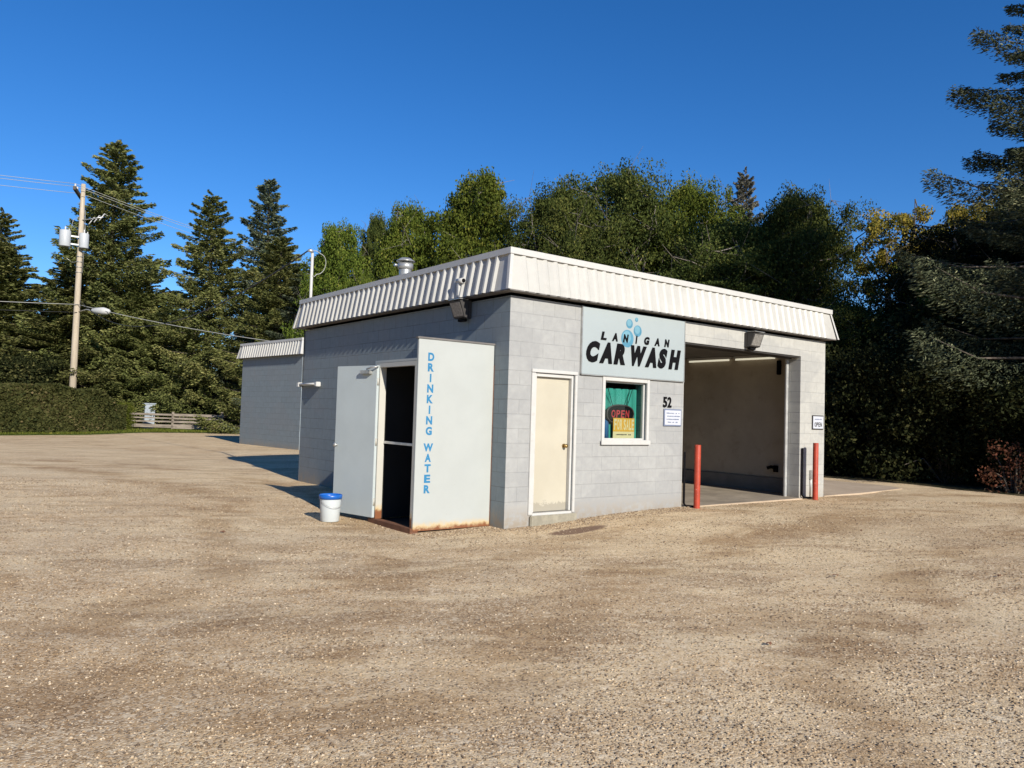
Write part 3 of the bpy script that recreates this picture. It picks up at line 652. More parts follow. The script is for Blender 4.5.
# mast
MA=empty('service_mast',(.17,7.46,3.6)); tag(MA,'pale electrical mast pipe with looped cable behind the roof edge','mast')
mb=MB(); mb.tube([(0,0,-.3),(0,0,1.42)],.032,12); mb.build('pipe',M['trim'],MA)
mb=MB(); mb.tube([(0,0,1.42),(-.03,0,1.47),(-.10,0,1.46)],[.034,.042,.03],10); mb.build('weatherhead',M['galv'],MA)
mb=MB(); pts=[(-.10,0,1.45),(.06,-.05,1.47)]+[(.10+.16*math.cos(a),-.13-.08*math.sin(a),1.17+.21*math.sin(a)) for a in np.linspace(1.3,-1.6,12)]+[(.05,-.03,.90),(0,-.04,.92)]; mb.tube(pts,.009,6); mb.build('cable_loop',M['wire_pale'],MA)
# ---------------------------------------------------------------- water kiosk
K=empty('water_kiosk',(0,0,0)); tag(K,'white steel drinking water kiosk with its door open against the left wall','kiosk')
mb=MB(); mb.box(-1.262,-.012,.335,.375,.01,2.585,.003); pn=mb.build('sign_panel',M['panel'],K)
mb=MB(); mb.box(-1.285,-.004,.322,.39,2.586,2.612,.003); mb.build('panel_cap',M['soffit'],pn)
mb=MB(); mb.box(-.0115,-.003,.332,.38,.0,2.3); mb.build('edge_strip',M['rust'],pn)
tt=[]; z=2.40
for w_,z0,z1 in (("DRINKING",1.29,2.405),("WATER",.51,1.18)):
    n=len(w_); pitch=(z1-z0+.03)/n
    for k,ch in enumerate(w_):
        zt=z1-k*pitch; zb=zt-pitch+.03; hw={'I':.012,'W':.075}.get(ch,.048)
        tt.append(front_text('t',ch,M['blue'],None,-1.065-hw,-1.065+hw,zb,zt,.334,bold=.045,thick=.002))
join_texts('lettering',tt,M['blue'],pn)
mb=MB(); mb.box(-1.262,-.003,.376,1.56,2.29,2.325,.002); mb.build('roof',M['panel'],K)
mb=MB(); mb.box(-1.262,-.003,1.50,1.56,.01,2.288); mb.build('back_wall',M['panel'],K)
mb=MB()
for a in ((-1.262,-1.20,.376,.42,.05,2.288),(-1.262,-1.16,1.40,1.499,.05,2.288),(-1.262,-1.20,.42,1.40,2.225,2.288)): mb.box(*a,.002)
mb.build('door_frame',M['frame'],K)
mb=MB(); mb.box(-1.30,-1.18,.34,1.55,-.05,.05,.004); mb.build('sill',M['rust'],K)
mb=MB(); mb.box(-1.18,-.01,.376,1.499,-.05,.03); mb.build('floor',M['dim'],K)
mb=MB(); mb.box(-.04,-.012,.42,1.49,.05,2.28); mb.box(-1.158,-.041,1.45,1.498,.05,2.28); mb.box(-1.19,-.041,.377,.40,.05,2.28); mb.build('shade_lining',M['dim'],K)  # near-black sheets added as the shade inside the kiosk
mb=MB(); mb.box(-1.17,-1.13,.376,1.499,1.13,1.165,.003); mb.build('rail',M['steel'],K)
# open door leaf, hinged at the far jamb, swung back
hinge=Vector((-1.285,1.42,.07)); ang=math.atan2(-.25,.90)  # direction of the leaf
D=empty('dtmp',hinge,0)
dl=bpy.data.objects; 
u=Vector((-.19,.90,0)).normalized(); v=Vector((-u.y,u.x,0))  # v points to -x side
def leaf(mbf,name,mat,par,**k):
    o=mbf.build(name,mat,par); o.data.transform(Matrix.Translation(hinge)@Matrix(((u.x,v.x,0,0),(u.y,v.y,0,0),(0,0,1,0),(0,0,0,1)))); return o
bpy.data.objects.remove(D)
mb=MB(); mb.box(.0,.93,-.022,.022,-.005,2.185,.003); df=leaf(mb,'door',M['sdoor'],K)
mb=MB(); mb.tube([(.87,.022,1.0),(.87,.05,1.0)],.014,10); mb.tube([(.87,.05,1.0),(.87,.062,1.0),(.87,.08,1.0),(.87,.088,1.0)],[.018,.032,.03,.01],14); mb.box(.925,.936,-.018,.02,.93,1.07); leaf(mb,'handle',M['galv'],df)
mb=MB(); mb.box(.10,.33,.022,.075,2.06,2.115,.006); mb.tube([(.20,.05,2.13),(.05,.10,2.15),(-.03,.02,2.165)],.012,6); leaf(mb,'door_closer',M['galv'],df)
for z in (.22,1.08,1.95):
    mb=MB(); mb.tube([(-.004,.0,z-.05),(-.004,.0,z+.05)],.014,8); leaf(mb,'hinge',M['frame'],df)
# bucket
PB=empty('plastic_pail',(-1.80,1.74,float(G(-1.8,1.74)))); tag(PB,'white plastic pail with blue rim standing by the kiosk door','bucket')
mb=MB(); mb.lathe([(0,.004),(.125,.004),(.132,.012),(.150,.33),(.150,.345),(.143,.345),(.125,.02),(0,.02)],0,0,36); mb.build('body',M['pail'],PB)
mb=MB(); mb.lathe([(.1505,.325),(.162,.325),(.164,.375),(.156,.385),(.150,.385),(.1445,.346)],0,0,36); mb.build('rim',M['pailblue'],PB)
mb=MB(); mb.tube([(-.155*math.cos(a),-.03-.155*abs(math.sin(a)),.31-.10*abs(math.sin(a))) for a in np.linspace(0,math.pi,16)],.003,5); mb.build('handle',M['galv'],PB)
# bollards
for x,y,top,lab in ((3.85,-.24,1.19,'red steel bollard left of the open wash bay'),(7.41,-.25,1.23,'red steel bollard in front of the right pier')):
    t_=empty('bollard',(x,y,.06)); tag(t_,lab,'bollard','red bollards beside the wash bay')
    mb=MB(); h=top-.06; mb.lathe([(.052,-.1),(.052,h-.006),(.049,h),(.040,h),(.040,h-.03),(0,h-.03)],0,0,24); mb.build('pipe',M['redpipe'],t_)
# small debris on the lot: dry leaves
for k,(x,y,s) in enumerate(((1.05,-4.3,.045),(-1.6,-5.3,.035),(-3.4,1.4,.04),(4.0,-3.0,.03),(2.2,-5.4,.03))):
    mb=MB(); r=random.Random(k); z=float(G(x,y))+.012
    pts=[(x+s*math.cos(a)*r.uniform(.6,1),y+s*.6*math.sin(a)*r.uniform(.6,1),z+r.uniform(-.004,.02)) for a in np.linspace(0,5.6,8)]
    c_=(x,y,z+.012)
    for i in range(8): mb.face([c_,pts[i],pts[(i+1)%8]])
    o=mb.build('dry_leaf',M['rust']); sd=o.modifiers.new('s','SOLIDIFY'); sd.thickness=.003
    tag(o,['curled brown leaf on the gravel right of centre in the foreground','brown leaf lying on the gravel in the middle foreground','brown leaf on the gravel left of the white pail','small brown leaf on the gravel before the wash bay','brown leaf in the right foreground nearest the camera'][k],'leaf','dry leaves on the gravel')
# ---------------------------------------------------------------- annex behind
A=empty('block_annex',(0,0,0)); tag(A,'lower grey block building with white fascia behind the car wash at left','building')
ax0,ax1,ay0,ay1=0,8.0,0,4.9
A.location=(4.32,17.9,0); A.rotation_euler=(0,0,R_(6.0))
wall('side_wall',M['block2'],'y',0,.2,0,ay1,-.4,3.55,[],A); wall('side_wall',M['block2'],'y',7.8,8,0,ay1,-.4,3.55,[],A)
wall('front_wall',M['block2'],'x',0,.2,.2,7.8,-.4,3.55,[],A); wall('back_wall',M['block2'],'x',4.7,4.9,.2,7.8,-.4,3.55,[],A)
mb=MB(); mb.box(.03,7.97,.03,4.87,3.9,3.95); mb.build('roof',M['roof'],A)
fascia(A,0,8,0,4.9,4.14,3.56,.044,.155)
# ---------------------------------------------------------------- vegetation generators
def cards(C,Dv,ln,wd,tone,jit=.5,r=rng):
    """kite-shaped leaves: centre C, direction Dv, length, width"""
    N=len(C); Dv=Dv+jit*r.normal(size=(N,3)); Dv/=np.linalg.norm(Dv,axis=1)[:,None]+1e-9
    q=r.normal(size=(N,3)); S=np.cross(Dv,q); S/=np.linalg.norm(S,axis=1)[:,None]+1e-9
    ln=np.asarray(ln)[:,None]; wd=np.asarray(wd)[:,None]
    a=C-Dv*ln*.5; b=C+S*wd*.5-Dv*ln*.05; c=C+Dv*ln*.5; d=C-S*wd*.5-Dv*ln*.05
    V=np.stack([a,b,c,d],1).reshape(-1,3); F=np.arange(4*N).reshape(N,4); return V,F,tone
def spruce(seed,H,Rm,nb,ns,cs,mat,low=.05,sparse=1.0,cw=1.0,fw=.36):
    r=np.random.default_rng(seed); root=empty('spruce_tree')
    mb=MB(); mb.tube([(0,0,-.3),(0,0,H*.3),(0,0,H*.7),(0,0,H*.99)],[H*.016,H*.012,H*.006,.01],9)
    Cs=[];Ds=[];Ls=[];Ts=[]
    for i in range(nb):
        f=(i+r.random())/nb; z=H*(low+(1-low)*f**.92*.985); rel=1-z/H
        az=i*2.39996+r.normal()*.25; Lb=max(.12,Rm*rel**.68*r.uniform(.5,1.25)+.12)
        if r.random()<.06: Lb*=1.2
        el=R_(-22+70*f**1.6+r.normal()*5); dh=np.array([math.cos(az),math.sin(az),0]); sd=np.array([-dh[1],dh[0],0])
        def P(t):
            t=np.asarray(t)[:,None]; return np.array([0,0,z])+dh*Lb*t+np.array([0,0,1])*(math.tan(el)*Lb*t*(1-.35*t)+.30*Lb*t**3*(1-f))
        if Lb>.7:
            pp=P([0,.35,.7,.95]); mb.tube([tuple(x) for x in pp],[.012+.012*Lb,.008+.008*Lb,.006+.004*Lb,.004],4,caps=False)
        n=max(6,int(ns*(Lb/Rm)**1.15*sparse)+6)
        t=.10+.92*r.random(n)**.72; hw=Lb*(.06+fw*np.clip(1-t,0,1)**.8)*np.clip(t*3,.2,1); s=(r.random(n)*2-1)
        s=np.sign(s)*np.abs(s)**.7
        pos=P(t)+sd*(s*hw)[:,None]; pos[:,2]-=np.abs(s)*hw*.30+r.random(n)**1.6*(.10+.13*Lb)*(1-.6*f)
        pos+=r.normal(size=(n,3))*.025
        dv=dh[None]*.8+sd[None]*(s*1.1)[:,None]+np.array([0,0,-.35+.6*f])[None]
        bt=r.normal()*.13
        Cs.append(pos);Ds.append(dv);Ls.append(cs*(.6+.8*r.random(n)));Ts.append(np.clip(.45+bt+.22*r.normal(size=n)+.12*(t-.5),0,1))
    C=np.concatenate(Cs);Dv=np.concatenate(Ds);Ln=np.concatenate(Ls);T=np.concatenate(Ts)
    V,F,T=cards(C,Dv,Ln,Ln*.42*cw,T,.35,r)
    mb.build('trunk',M['bark'],root); npmesh('crown',V,F,mat,root,T)
    return root
def broad(seed,H,Rc,trunkh,nl,leaf,mat,spread=.42,name='deciduous_tree',clust=None,limbs=8,bare=0,bark='barkpale',zmin=.22,flat=.6):
    r=np.random.default_rng(seed); root=empty(name); mb=MB(); tips=[]
    mb.tube([(0,0,-.3),(.1,.05,trunkh),(r.normal()*.2,r.normal()*.2,H*.6),(r.normal()*.3,r.normal()*.3,H*.86)],[H*.020,H*.015,H*.008,.02],9)
    for i in range(limbs):
        az=i*2.4+r.normal()*.3; z0=trunkh+ (H*.5-trunkh)*i/limbs; f=i/max(1,limbs-1)
        tgt=np.array([math.cos(az)*Rc*(.55+.4*r.random())*(1-.45*f),math.sin(az)*Rc*(.55+.4*r.random())*(1-.45*f),H*(zmin+.12+(.86-zmin-.1)*(.15+.85*f)+.05*r.normal())])
        p0=np.array([0,0,z0]); mid=p0*.45+tgt*.55+np.array([0,0,-.04*H])+r.normal(size=3)*.25
        mb.tube([tuple(p0),tuple(mid),tuple(tgt)],[H*.0085,H*.005,.02],6,caps=False)
        for j in range(7):
            t=.3+.7*j/6; b=(p0*(1-t)+mid*t) if t<.5 else (mid*(1-t)*2+tgt*(2*t-1)) ; b=mid*(1-t)+tgt*t
            q=b+r.normal(size=3)*np.array([1,1,.8])*Rc*.27; mb.tube([tuple(b),tuple((b+q)/2+r.normal(size=3)*.1),tuple(q)],[.03,.02,.01],4,caps=False)
            for k in range(4):
                e=q+r.normal(size=3)*Rc*.15; mb.tube([tuple(q),tuple(e)],[.012,.005],3,caps=False); tips.append(e)
    # top fill
    for k in range(limbs*8):
        a=r.random()*6.28; u_=r.random(); rad=Rc*math.sqrt(u_)*.6; tips.append(np.array([math.cos(a)*rad,math.sin(a)*rad,H*(.90-.26*u_)+r.normal()*.22]))
    tips=np.array(tips); tips=tips[(tips[:,2]>H*zmin*.5)&(tips[:,2]<H*.95)&(np.hypot(tips[:,0],tips[:,1])<Rc*1.12)]
    if not bare: dd_=np.sort(np.linalg.norm(tips[:,None]-tips[None],axis=2),axis=1)[:,4]; tips=tips[dd_<Rc*.30]
    n=len(tips); keep=r.random(n)>bare; tips=tips[keep]; n=len(tips)
    per=nl//n; sig=(spread*(.7+.6*r.random(n)))[:,None,None]
    O=r.normal(size=(n,per,3)); O/=np.linalg.norm(O,axis=2)[:,:,None]; O*= (r.random((n,per,1))**.5)*1.5
    O*=sig*(1+.35*r.normal(size=(n,1,3)))*np.array([1,1,flat+.2]); C=(tips[:,None,:]+O).reshape(-1,3)
    ct=np.repeat(r.normal(size=n)*.14,per); T=np.clip(.45+ct+.2*r.normal(size=len(C)),0,1)
    ok=C[:,2]>.05; C=C[ok];T=T[ok]
    Dv=np.tile(np.array([[0,0,-.5]]),(len(C),1))+r.normal(size=C.shape)*.6; Ln=leaf*(.6+.8*r.random(len(C)))
    V,F,T=cards(C,Dv,Ln,Ln*.62,T,.6,r)
    mb.build('trunk',M[bark],root); npmesh('crown',V,F,mat,root,T); return root
def bush(seed,H,Rc,nl,leaf,mat,nc=60):
    r=np.random.default_rng(seed); root=empty('shrub'); mb=MB(); tips=[]
    for i in range(nc):
        a=r.random()*6.28; u_=r.random()**.6; ph=r.random(); 
        e=np.array([math.cos(a)*Rc*u_*(1-.35*ph),math.sin(a)*Rc*u_*(1-.35*ph),H*(.08+.85*ph)]); 
        if i%2==0: b=np.array([math.cos(a)*.15,math.sin(a)*.15,-.1]); mb.tube([tuple(b),tuple((b+e)/2+np.array([0,0,.15*H])),tuple(e)],[.035,.02,.008],4,caps=False)
        tips.append(e)
    tips=np.array(tips); per=nl//nc; O=r.normal(size=(nc,per,3)); O/=np.linalg.norm(O,axis=2)[:,:,None]; O*=(r.random((nc,per,1))**.45)*Rc*.30
    C=(tips[:,None,:]+O).reshape(-1,3); ct=np.repeat(r.normal(size=nc)*.15,per); T=np.clip(.45+ct+.2*r.normal(size=len(C)),0,1); ok=C[:,2]>.03; C=C[ok];T=T[ok]
    Ln=leaf*(.6+.8*r.random(len(C))); V,F,T=cards(C,r.normal(size=C.shape),Ln,Ln*.6,T,.5,r)
    mb.build('stem',M['bark'],root); npmesh('foliage',V,F,mat,root,T); return root
used={}
def place(key,proto,H0,R0,x,y,H,Rr,rz,label,cat,group,mat=None):
    o=proto if key not in used else copy_tree(proto)
    used[key]=1; o.location=(x,y,float(G(x,y))); o.rotation_euler=(0,0,rz); s=Rr/R0; o.scale=(s,s,H/H0); tag(o,label,cat,group)
    if mat:
        for ch in o.children:
            if ch.name.startswith(('crown','foliage')): ch.material_slots[0].link='OBJECT'; ch.material_slots[0].material=mat
    return o
SP1=spruce(1,16,3.8,290,900,.155,M['needle']); SP2=spruce(2,16,3.6,230,900,.155,M['needle'],low=.10); SP3=spruce(3,16,3.2,260,700,.15,M['needleblue'],low=.04)
SPN=spruce(11,18,5.2,185,3600,.095,M['needledark'],low=.19,fw=.17,cw=.75)
gs='spruce trees behind the lot'
S1=lambda *a,**k:place('1',SP1,16,3.8,*a,**k); S2=lambda *a,**k:place('2',SP2,16,3.6,*a,**k); S3=lambda *a,**k:place('3',SP3,16,3.2,*a,**k)
S1(3.0,47.0,18.6,5.6,.4,'tallest dark spruce rising behind the utility pole','tree',gs)
S2(-2.3,58.0,15.3,4.2,1.2,'thin spruce at the far left edge of the picture','tree',gs)
S1(-3.0,50.5,11.6,7.2,2.2,'broad low spruce above the left end of the hedge','tree',gs)
S1(.9,46.2,10.8,5.6,2.9,'broad spruce just left of the utility pole','tree',gs)
S1(4.6,45.2,9.8,4.4,4.0,'shorter drooping spruce right of the utility pole above the fence','tree',gs)
S2(8.0,42.6,15.2,4.3,.3,'narrow dark spruce with ragged top over the end of the rail fence','tree',gs)
S3(11.9,43.3,17.3,4.1,1.7,'blue spruce with the sharpest pointed top left of the mast','tree',gs)
S1(10.5,36.9,11.9,4.2,5.1,'full olive spruce directly behind the low block annex','tree',gs)
S3(12.0,34.0,10.6,4.2,3.3,'blue green spruce beside the mast above the annex roof','tree',gs)
S2(7.0,48.5,9.5,4.6,.8,'low spruce in the gap between the two tall left spruces','tree',gs)
S1(14.5,44,11.5,4.2,2.5,'dark spruce far behind the mast','tree',gs)
S2(-7.5,54,12,4.6,.8,'spruce beyond the left picture edge above the hedge','tree',gs)
# deciduous
DA=broad(21,12,4.0,2.6,70000,.14,M['leafgreen'],.44,limbs=10); DB=broad(22,12,4.3,2.0,110000,.105,M['leafdark'],.50,limbs=13); DC=broad(23,12,3.6,3.5,26000,.12,M['leafyellow'],.30,bare=.5,limbs=8,bark='bark',zmin=.35)
gd='deciduous trees behind the car wash'
A_=lambda *a,**k:place('A',DA,11.5,4.0,*a,**k); B_=lambda *a,**k:place('B',DB,11.4,4.1,*a,**k); C_=lambda *a,**k:place('C',DC,12,3.6,*a,**k)
A_(11.2,30.0,11.8,2.3,.5,'yellow green tree just right of the mast','tree',gd)
A_(13.6,30.5,12.9,1.6,2.5,'slender tree with thin crown between mast and roof vent','tree',gd,M['leafdark'])
A_(10.8,21.9,11.2,2.1,3.0,'light green tree standing over the roof vent','tree',gd)
A_(13.1,19.8,12.6,2.8,1.0,'tall green tree left of centre behind the front corner','tree',gd)
B_(14.6,15.8,11.4,2.9,.2,'olive tree right behind the front roof corner','tree',gd)
B_(17.6,15.6,12.7,3.9,1.9,'widest dark green tree in the middle of the treeline','tree',gd)
B_(20.6,14.2,12.5,3.4,3.7,'dark green tree with yellowish top right of centre','tree',gd,M['leafgreen'])
B_(19.4,10.6,9.8,3.6,5.3,'dense dark tree above the middle of the long fascia','tree',gd)
S2(24.6,14.0,13.6,2.4,.9,'greyish spruce tip poking over the treeline','tree',gs,M['leafgrey'])
B_(21.0,9.0,11.0,2.9,2.8,'large dark tree over the right end of the fascia','tree',gd)
B_(24.2,11.2,11.7,2.3,4.4,'dark tree left of the gap of blue sky','tree',gd)
B_(17.6,4.8,5.6,2.4,.9,'lower bushy tree beside the right wall','tree',gd)
C_(26.8,8.0,11.9,3.2,.6,'thin autumn tree with yellow top and bare branches','tree',gd)
C_(29.0,5.7,12.2,3.0,2.6,'sparse yellow leaved tree left of the near spruce','tree',gd)
C_(22.6,3.0,8.6,2.8,4.6,'small yellowing tree below the sky gap','tree',gd,M['leafgreen'])
A_(19.6,2.2,6.6,2.6,1.6,'yellow green young tree inside the right thicket','tree',gd)
B_(31,4.5,12.2,3.8,3.3,'pale tree behind the branches of the near spruce','tree',gd,M['leafgreen'])
B_(30.5,14,6.0,4.0,1.3,'far dark tree low in the sky gap','tree',gd)
B_(34,6,9.5,4.5,2.3,'far dark tree low behind the autumn trees','tree',gd)
A_(19.0,25,8.5,3.6,2.9,'distant tree behind the light green vent tree','tree',gd,M['leafdark'])
A_(22,20,10,4.2,.9,'distant tree behind the widest dark tree','tree',gd,M['leafdark'])
# near spruce at the right edge and its neighbours; unseen ones added to shade the thicket
def near(x,y,H,Rr,rz,label): return place('N',SPN,18,5.2,x,y,H,Rr,rz,label,'tree','spruces along the right side of the lot')
near(17.5,-2.2,17.4,5.9,.9,'large near spruce whose branches fill the right picture edge')
near(22.5,-3.4,14,5.2,2.3,'second spruce close behind the large near spruce')
near(23.0,-11,16,4.6,4.1,'unseen spruce added for shade beside the large near one')
near(18.6,-15,16,4.8,1.1,'farthest unseen spruce of the right row added for shade')
B_(15.9,-9.2,9.5,3.0,.4,'dense dark unseen tree added for shade beside the gravel','tree',gd,M['leafshade'])
B_(19.8,-9.8,10.5,3.2,1.9,'dense dark unseen tree added for shade behind the others at right','tree',gd,M['leafshade'])
B_(17.2,-14.0,11,3.5,2.4,'dense dark unseen tree added for shade farther right','tree',gd,M['leafshade'])
B_(21,2.6,8.5,3.4,1.9,'dark bushy tree behind the shrubs right of the pad','tree',gd,M['leafshade'])
B_(24.5,-.5,10.5,4.2,.2,'dark tree behind the near spruce at right','tree',gd,M['leafshade'])
B_(27.5,2.0,9.8,4.2,3.1,'dark tree filling the thicket right of the autumn trees','tree',gd)
for k in range(11):  # unseen row added to cut low sky light on the left wall
    x=-33-3*(k%2); y=-30+k*6.5; lab='unseen tree %s of the row added to block low sky'%('one two three four five six seven eight nine ten eleven'.split()[k])
    (B_ if k%3 else S1)(x,y,12+1.5*(k%3),4.6,k*1.3,lab,'tree','unseen trees added to block low sky')
# thicket
BU=bush(31,3.4,1.9,26000,.11,M['leafshade'],90); gb='shrubs at the right edge of the gravel'
BR=bush(32,1.3,.9,1300,.08,M['leafred'],26)
sh=[(14.9,-4.6,2.6,1.7,.2,'dark shrub at the right picture edge under the near spruce'),(14.9,-1.6,2.6,1.7,1.3,'dark shrub behind the red leaved shrub'),(15.3,.6,3.2,1.8,2.4,'dark shrub third from the right along the pad edge'),
(15.4,2.8,3.6,1.9,3.3,'dark shrub in the middle of the thicket'),(15.2,5.1,3.8,1.9,4.4,'tall dark shrub behind the back of the pad'),(16.3,7.2,4.2,2.2,5.2,'tallest dark shrub next to the right wall'),
(18.2,-.4,4.6,2.4,.9,'high dark shrub behind the near spruce trunk'),(18.4,3.0,5.0,2.6,1.8,'high dark shrub deep in the thicket centre'),(19.8,6.0,5.4,2.8,2.9,'high dark shrub deep behind the right wall'),(19.5,-4.5,4.4,2.4,3.9,'high dark shrub beyond the right picture edge'),(23.0,1.0,5.2,3.0,.6,'high dark shrub at the back of the thicket')]
for k,(x,y,H,Rr,rz,lab) in enumerate(sh): place('bu',BU,3.4,1.9,x,y,H,Rr,rz,lab,'shrub',gb)
place('br',BR,1.3,.9,13.7,-1.5,1.15,.8,.5,'small shrub with red and orange leaves at the right edge','shrub',gb)
# dark understorey behind the rail fence
gu='bushes under the left spruces'
for k,(x,y,H,Rr,lab,mt) in enumerate(((11.6,44.2,3.8,2.6,'dark bush behind the right end of the rail fence',None),(7.9,44.6,3.4,2.6,'dark bush behind the middle of the rail fence',None),(4.2,47.0,3.2,2.4,'dark bush behind the left end of the rail fence',None),(13.6,36.5,3.6,2.6,'dark bush behind the annex corner',None),(2.2,37.6,1.5,.85,'bright green bush at the right end of the hedge',M['leafgreen']),
  (-6,45,4.2,3,'dark bush behind the left end of the hedge',None),(-1.5,43.6,4.0,2.8,'dark bush behind the hedge next to the pole',None))):
    place('bu',BU,3.4,1.9,x,y,H,Rr,k*1.1,lab,'bush',gu,mt)
# hedge
def hedge():
    r=np.random.default_rng(5); a=np.array([-16.0,28.2]); b=np.array([1.9,37.2]); d=(b-a); Ln=np.linalg.norm(d); d/=Ln; n=np.array([d[1],-d[0]])
    N=100000; u=r.random(N)*Ln; side=r.random(N); Wd=1.5; Hh=2.32
    top=Hh+.10*np.sin(u*1.3)+.07*np.sin(u*3.1+1)-.9*sm(u,Ln-1.6,Ln)
    vv=np.empty(N); zz=np.empty(N)
    m=side<.62; vv[m]=-Wd/2; zz[m]=r.random(m.sum())*top[m]
    m2=(side>=.62); vv[m2]=(r.random(m2.sum())-.5)*Wd; zz[m2]=top[m2]
    e=side>.9; u[e]=Ln; zz[e]=r.random(e.sum())*1.5
    bulge=.10*np.sin(u*2.1+zz*1.7)+.08*np.sin(u*5.3-zz*3)
    off=np.abs(r.normal(size=N))*.12
    vv=vv+np.where(m,off-bulge,0); zz=zz-np.where(m2,off,0)
    vv=np.where(m,vv+.25*np.clip(zz/Hh-.82,0,1)*4*.4,vv)
    P=a[None]+d[None]*u[:,None]-n[None]*vv[:,None]
    C=np.stack([P[:,0]+r.normal(size=N)*.03,P[:,1]+r.normal(size=N)*.03,zz],1)
    T=np.clip(.42+.2*np.sin(u*1.1+zz*2)*.6+.2*r.normal(size=N),0,1); Ln_=.15*(.6+.8*r.random(N))
    V,F,T=cards(C,r.normal(size=C.shape),Ln_,Ln_*.65,T,.3,r)
    root=empty('hedge',(0,0,0)); npmesh('foliage',V,F,M['leafhedge'],root,T)
    mb=MB(); w_=.5
    A3=[(a[0]+n[0]*w_,a[1]+n[1]*w_),(b[0]-d[0]*.7+n[0]*w_,b[1]-d[1]*.7+n[1]*w_),(b[0]-d[0]*.7-n[0]*w_,b[1]-d[1]*.7-n[1]*w_),(a[0]-n[0]*w_,a[1]-n[1]*w_)]
    mb.prism([(x,y,0) for x,y in A3],(0,0,1.95)); mb.build('branches',M['bark'],root)
    tag(root,'long clipped green hedge at the left beyond the gravel','hedge')
hedge()
# rail fence
FE=empty('rail_fence',(2.75,39.9,0)); tag(FE,'weathered grey plank fence at the edge of the lawn','fence')
fd=Vector((7.35-2.75,36.3-39.9,0)); fl=fd.length; FE.rotation_euler=(0,0,math.atan2(fd.y,fd.x))
rr_=random.Random(3)
for k,x in enumerate((0.05,fl*.50,fl*.98)):
    mb=MB(); mb.box(x-.06,x+.06,-.05,.05,-.2,1.22+(.08 if k==2 else 0),.008); mb.build('post',M['fencew'],FE)
for h,(z,hh) in enumerate(((.16,.12),(.40,.26),(.66,.12),(.85,.10),(1.05,.14))):
    for s_,(xa,xb) in enumerate(((0,fl*.5),(fl*.5,fl))):
        tl=rr_.uniform(-.03,.03) if s_==0 else 0
        q=hh if s_==1 else hh*.7
        mb=MB(); mb.prism([(xa-.05,-.075,z-q/2+tl),(xb+.03,-.075,z-q/2),(xb+.03,-.075,z+q/2),(xa-.05,-.075,z+q/2+tl)],(0,.024,0)); mb.build('plank',M['fencew'],FE)
mb=MB(); mb.box(0,fl,.03,.6,.98,1.10); mb.build('top_board',M['fencew'],FE)
SH=empty('utility_cabinet',(4.4,41.0,0)); tag(SH,'small pale grey utility cabinet showing above the plank fence','cabinet')
mb=MB(); mb.box(-.28,.28,-.25,.25,0,1.62,.01); mb.build('body',M['shedm'],SH)
mb=MB(); mb.box(-.33,.33,-.30,.30,1.62,1.68,.01); mb.build('lid',M['shedm'],SH)
for a in (-.27,.005):
    mb=MB(); mb.box(a,a+.265,-.275,-.25,.1,1.58,.004); mb.build('door',M['shedm'],SH)
# house partly hidden behind the thicket
HO=empty('house',(31,-1,0)); tag(HO,'house with brown roof mostly hidden behind the right thicket','house')
mb=MB(); mb.box(-3,3,-5,5,0,2.9); mb.build('wall',M['siding'],HO)
mb=MB(); mb.prism([(-3.6,-5.5,2.85),(3.6,-5.5,2.85),(0,-5.5,4.6)],(0,11,0)); mb.build('roof',M['redroof'],HO)
mb=MB(); mb.box(-3.05,-3.003,-1,.4,1.1,2.2); f_=mb.build('window',M['trim'],HO); mb=MB(); mb.box(-3.06,-3.052,-.9,.3,1.2,2.1); mb.build('pane',M['black'],f_)
# ---------------------------------------------------------------- utility pole
px,py=.4,41.3
UP=empty('utility_pole',(px,py,0)); tag(UP,'tall weathered wooden utility pole with transformers and crossarm','utility pole')
mb=MB(); mb.tube([(0,0,-.4),(.0,0,5),(.0,0,10),(0,0,14.1)],[.20,.175,.145,.115],14); mb.build('pole',M['pole'],UP)
mb=MB(); ad=Vector((-.65,-2.15,0)).normalized(); c0=Vector((-.22,.05,13.5))
e0=c0-ad*1.35;e1=c0+ad*1.35; sv=Vector((-ad.y,ad.x,0))*.07
mb.prism([e0-sv+Vector((0,0,-.09)),e0+sv+Vector((0,0,-.09)),e0+sv+Vector((0,0,.09)),e0-sv+Vector((0,0,.09))],e1-e0); mb.build('crossarm',M['armw'],UP)
ins=[c0+ad*1.1,c0+ad*.45,c0-ad*1.1]
for q in ins:
    mb=MB(); mb.lathe([(.012,.07),(.012,.14),(.06,.15),(.065,.19),(.035,.21),(.05,.25),(.03,.29),(0,.30)],0,0,12); mb.build('insulator',M['trim'],UP,loc=q)
for (cx,cy,cz,r_,h_) in ((-.80,-.18,10.35,.29,.92),(.12,-.37,10.35,.25,.85)):
    mb=MB(); mb.lathe([(0,0),(r_*.96,0),(r_,.03),(r_,h_-.06),(r_*.9,h_),(0,h_+.04)],0,0,24); tr_=mb.build('transformer',M['cansgrey'],UP,loc=(cx,cy,cz))
    mb=MB(); mb.lathe([(.03,h_),(.05,h_+.05),(.035,h_+.1),(.05,h_+.15),(.03,h_+.22),(0,h_+.23)],0,0,10); mb.tube([(r_*.6,-.1,h_-.05),(r_*.6,-.1,h_+.1)],.03,8); mb.build('bushing',M['trim'],tr_)
mb=MB(); mb.box(-.60,.12,-.22,-.12,10.5,10.58); mb.box(-.60,.12,-.22,-.12,10.95,11.03); mb.build('mounting_bracket',M['galv'],UP)
mb=MB(); 
for k,z in enumerate((9.0,9.3,9.6,9.9)): mb.tube([(.17*math.cos(a),.17*math.sin(a),z) for a in np.linspace(0,6.28,14)],.02,5)
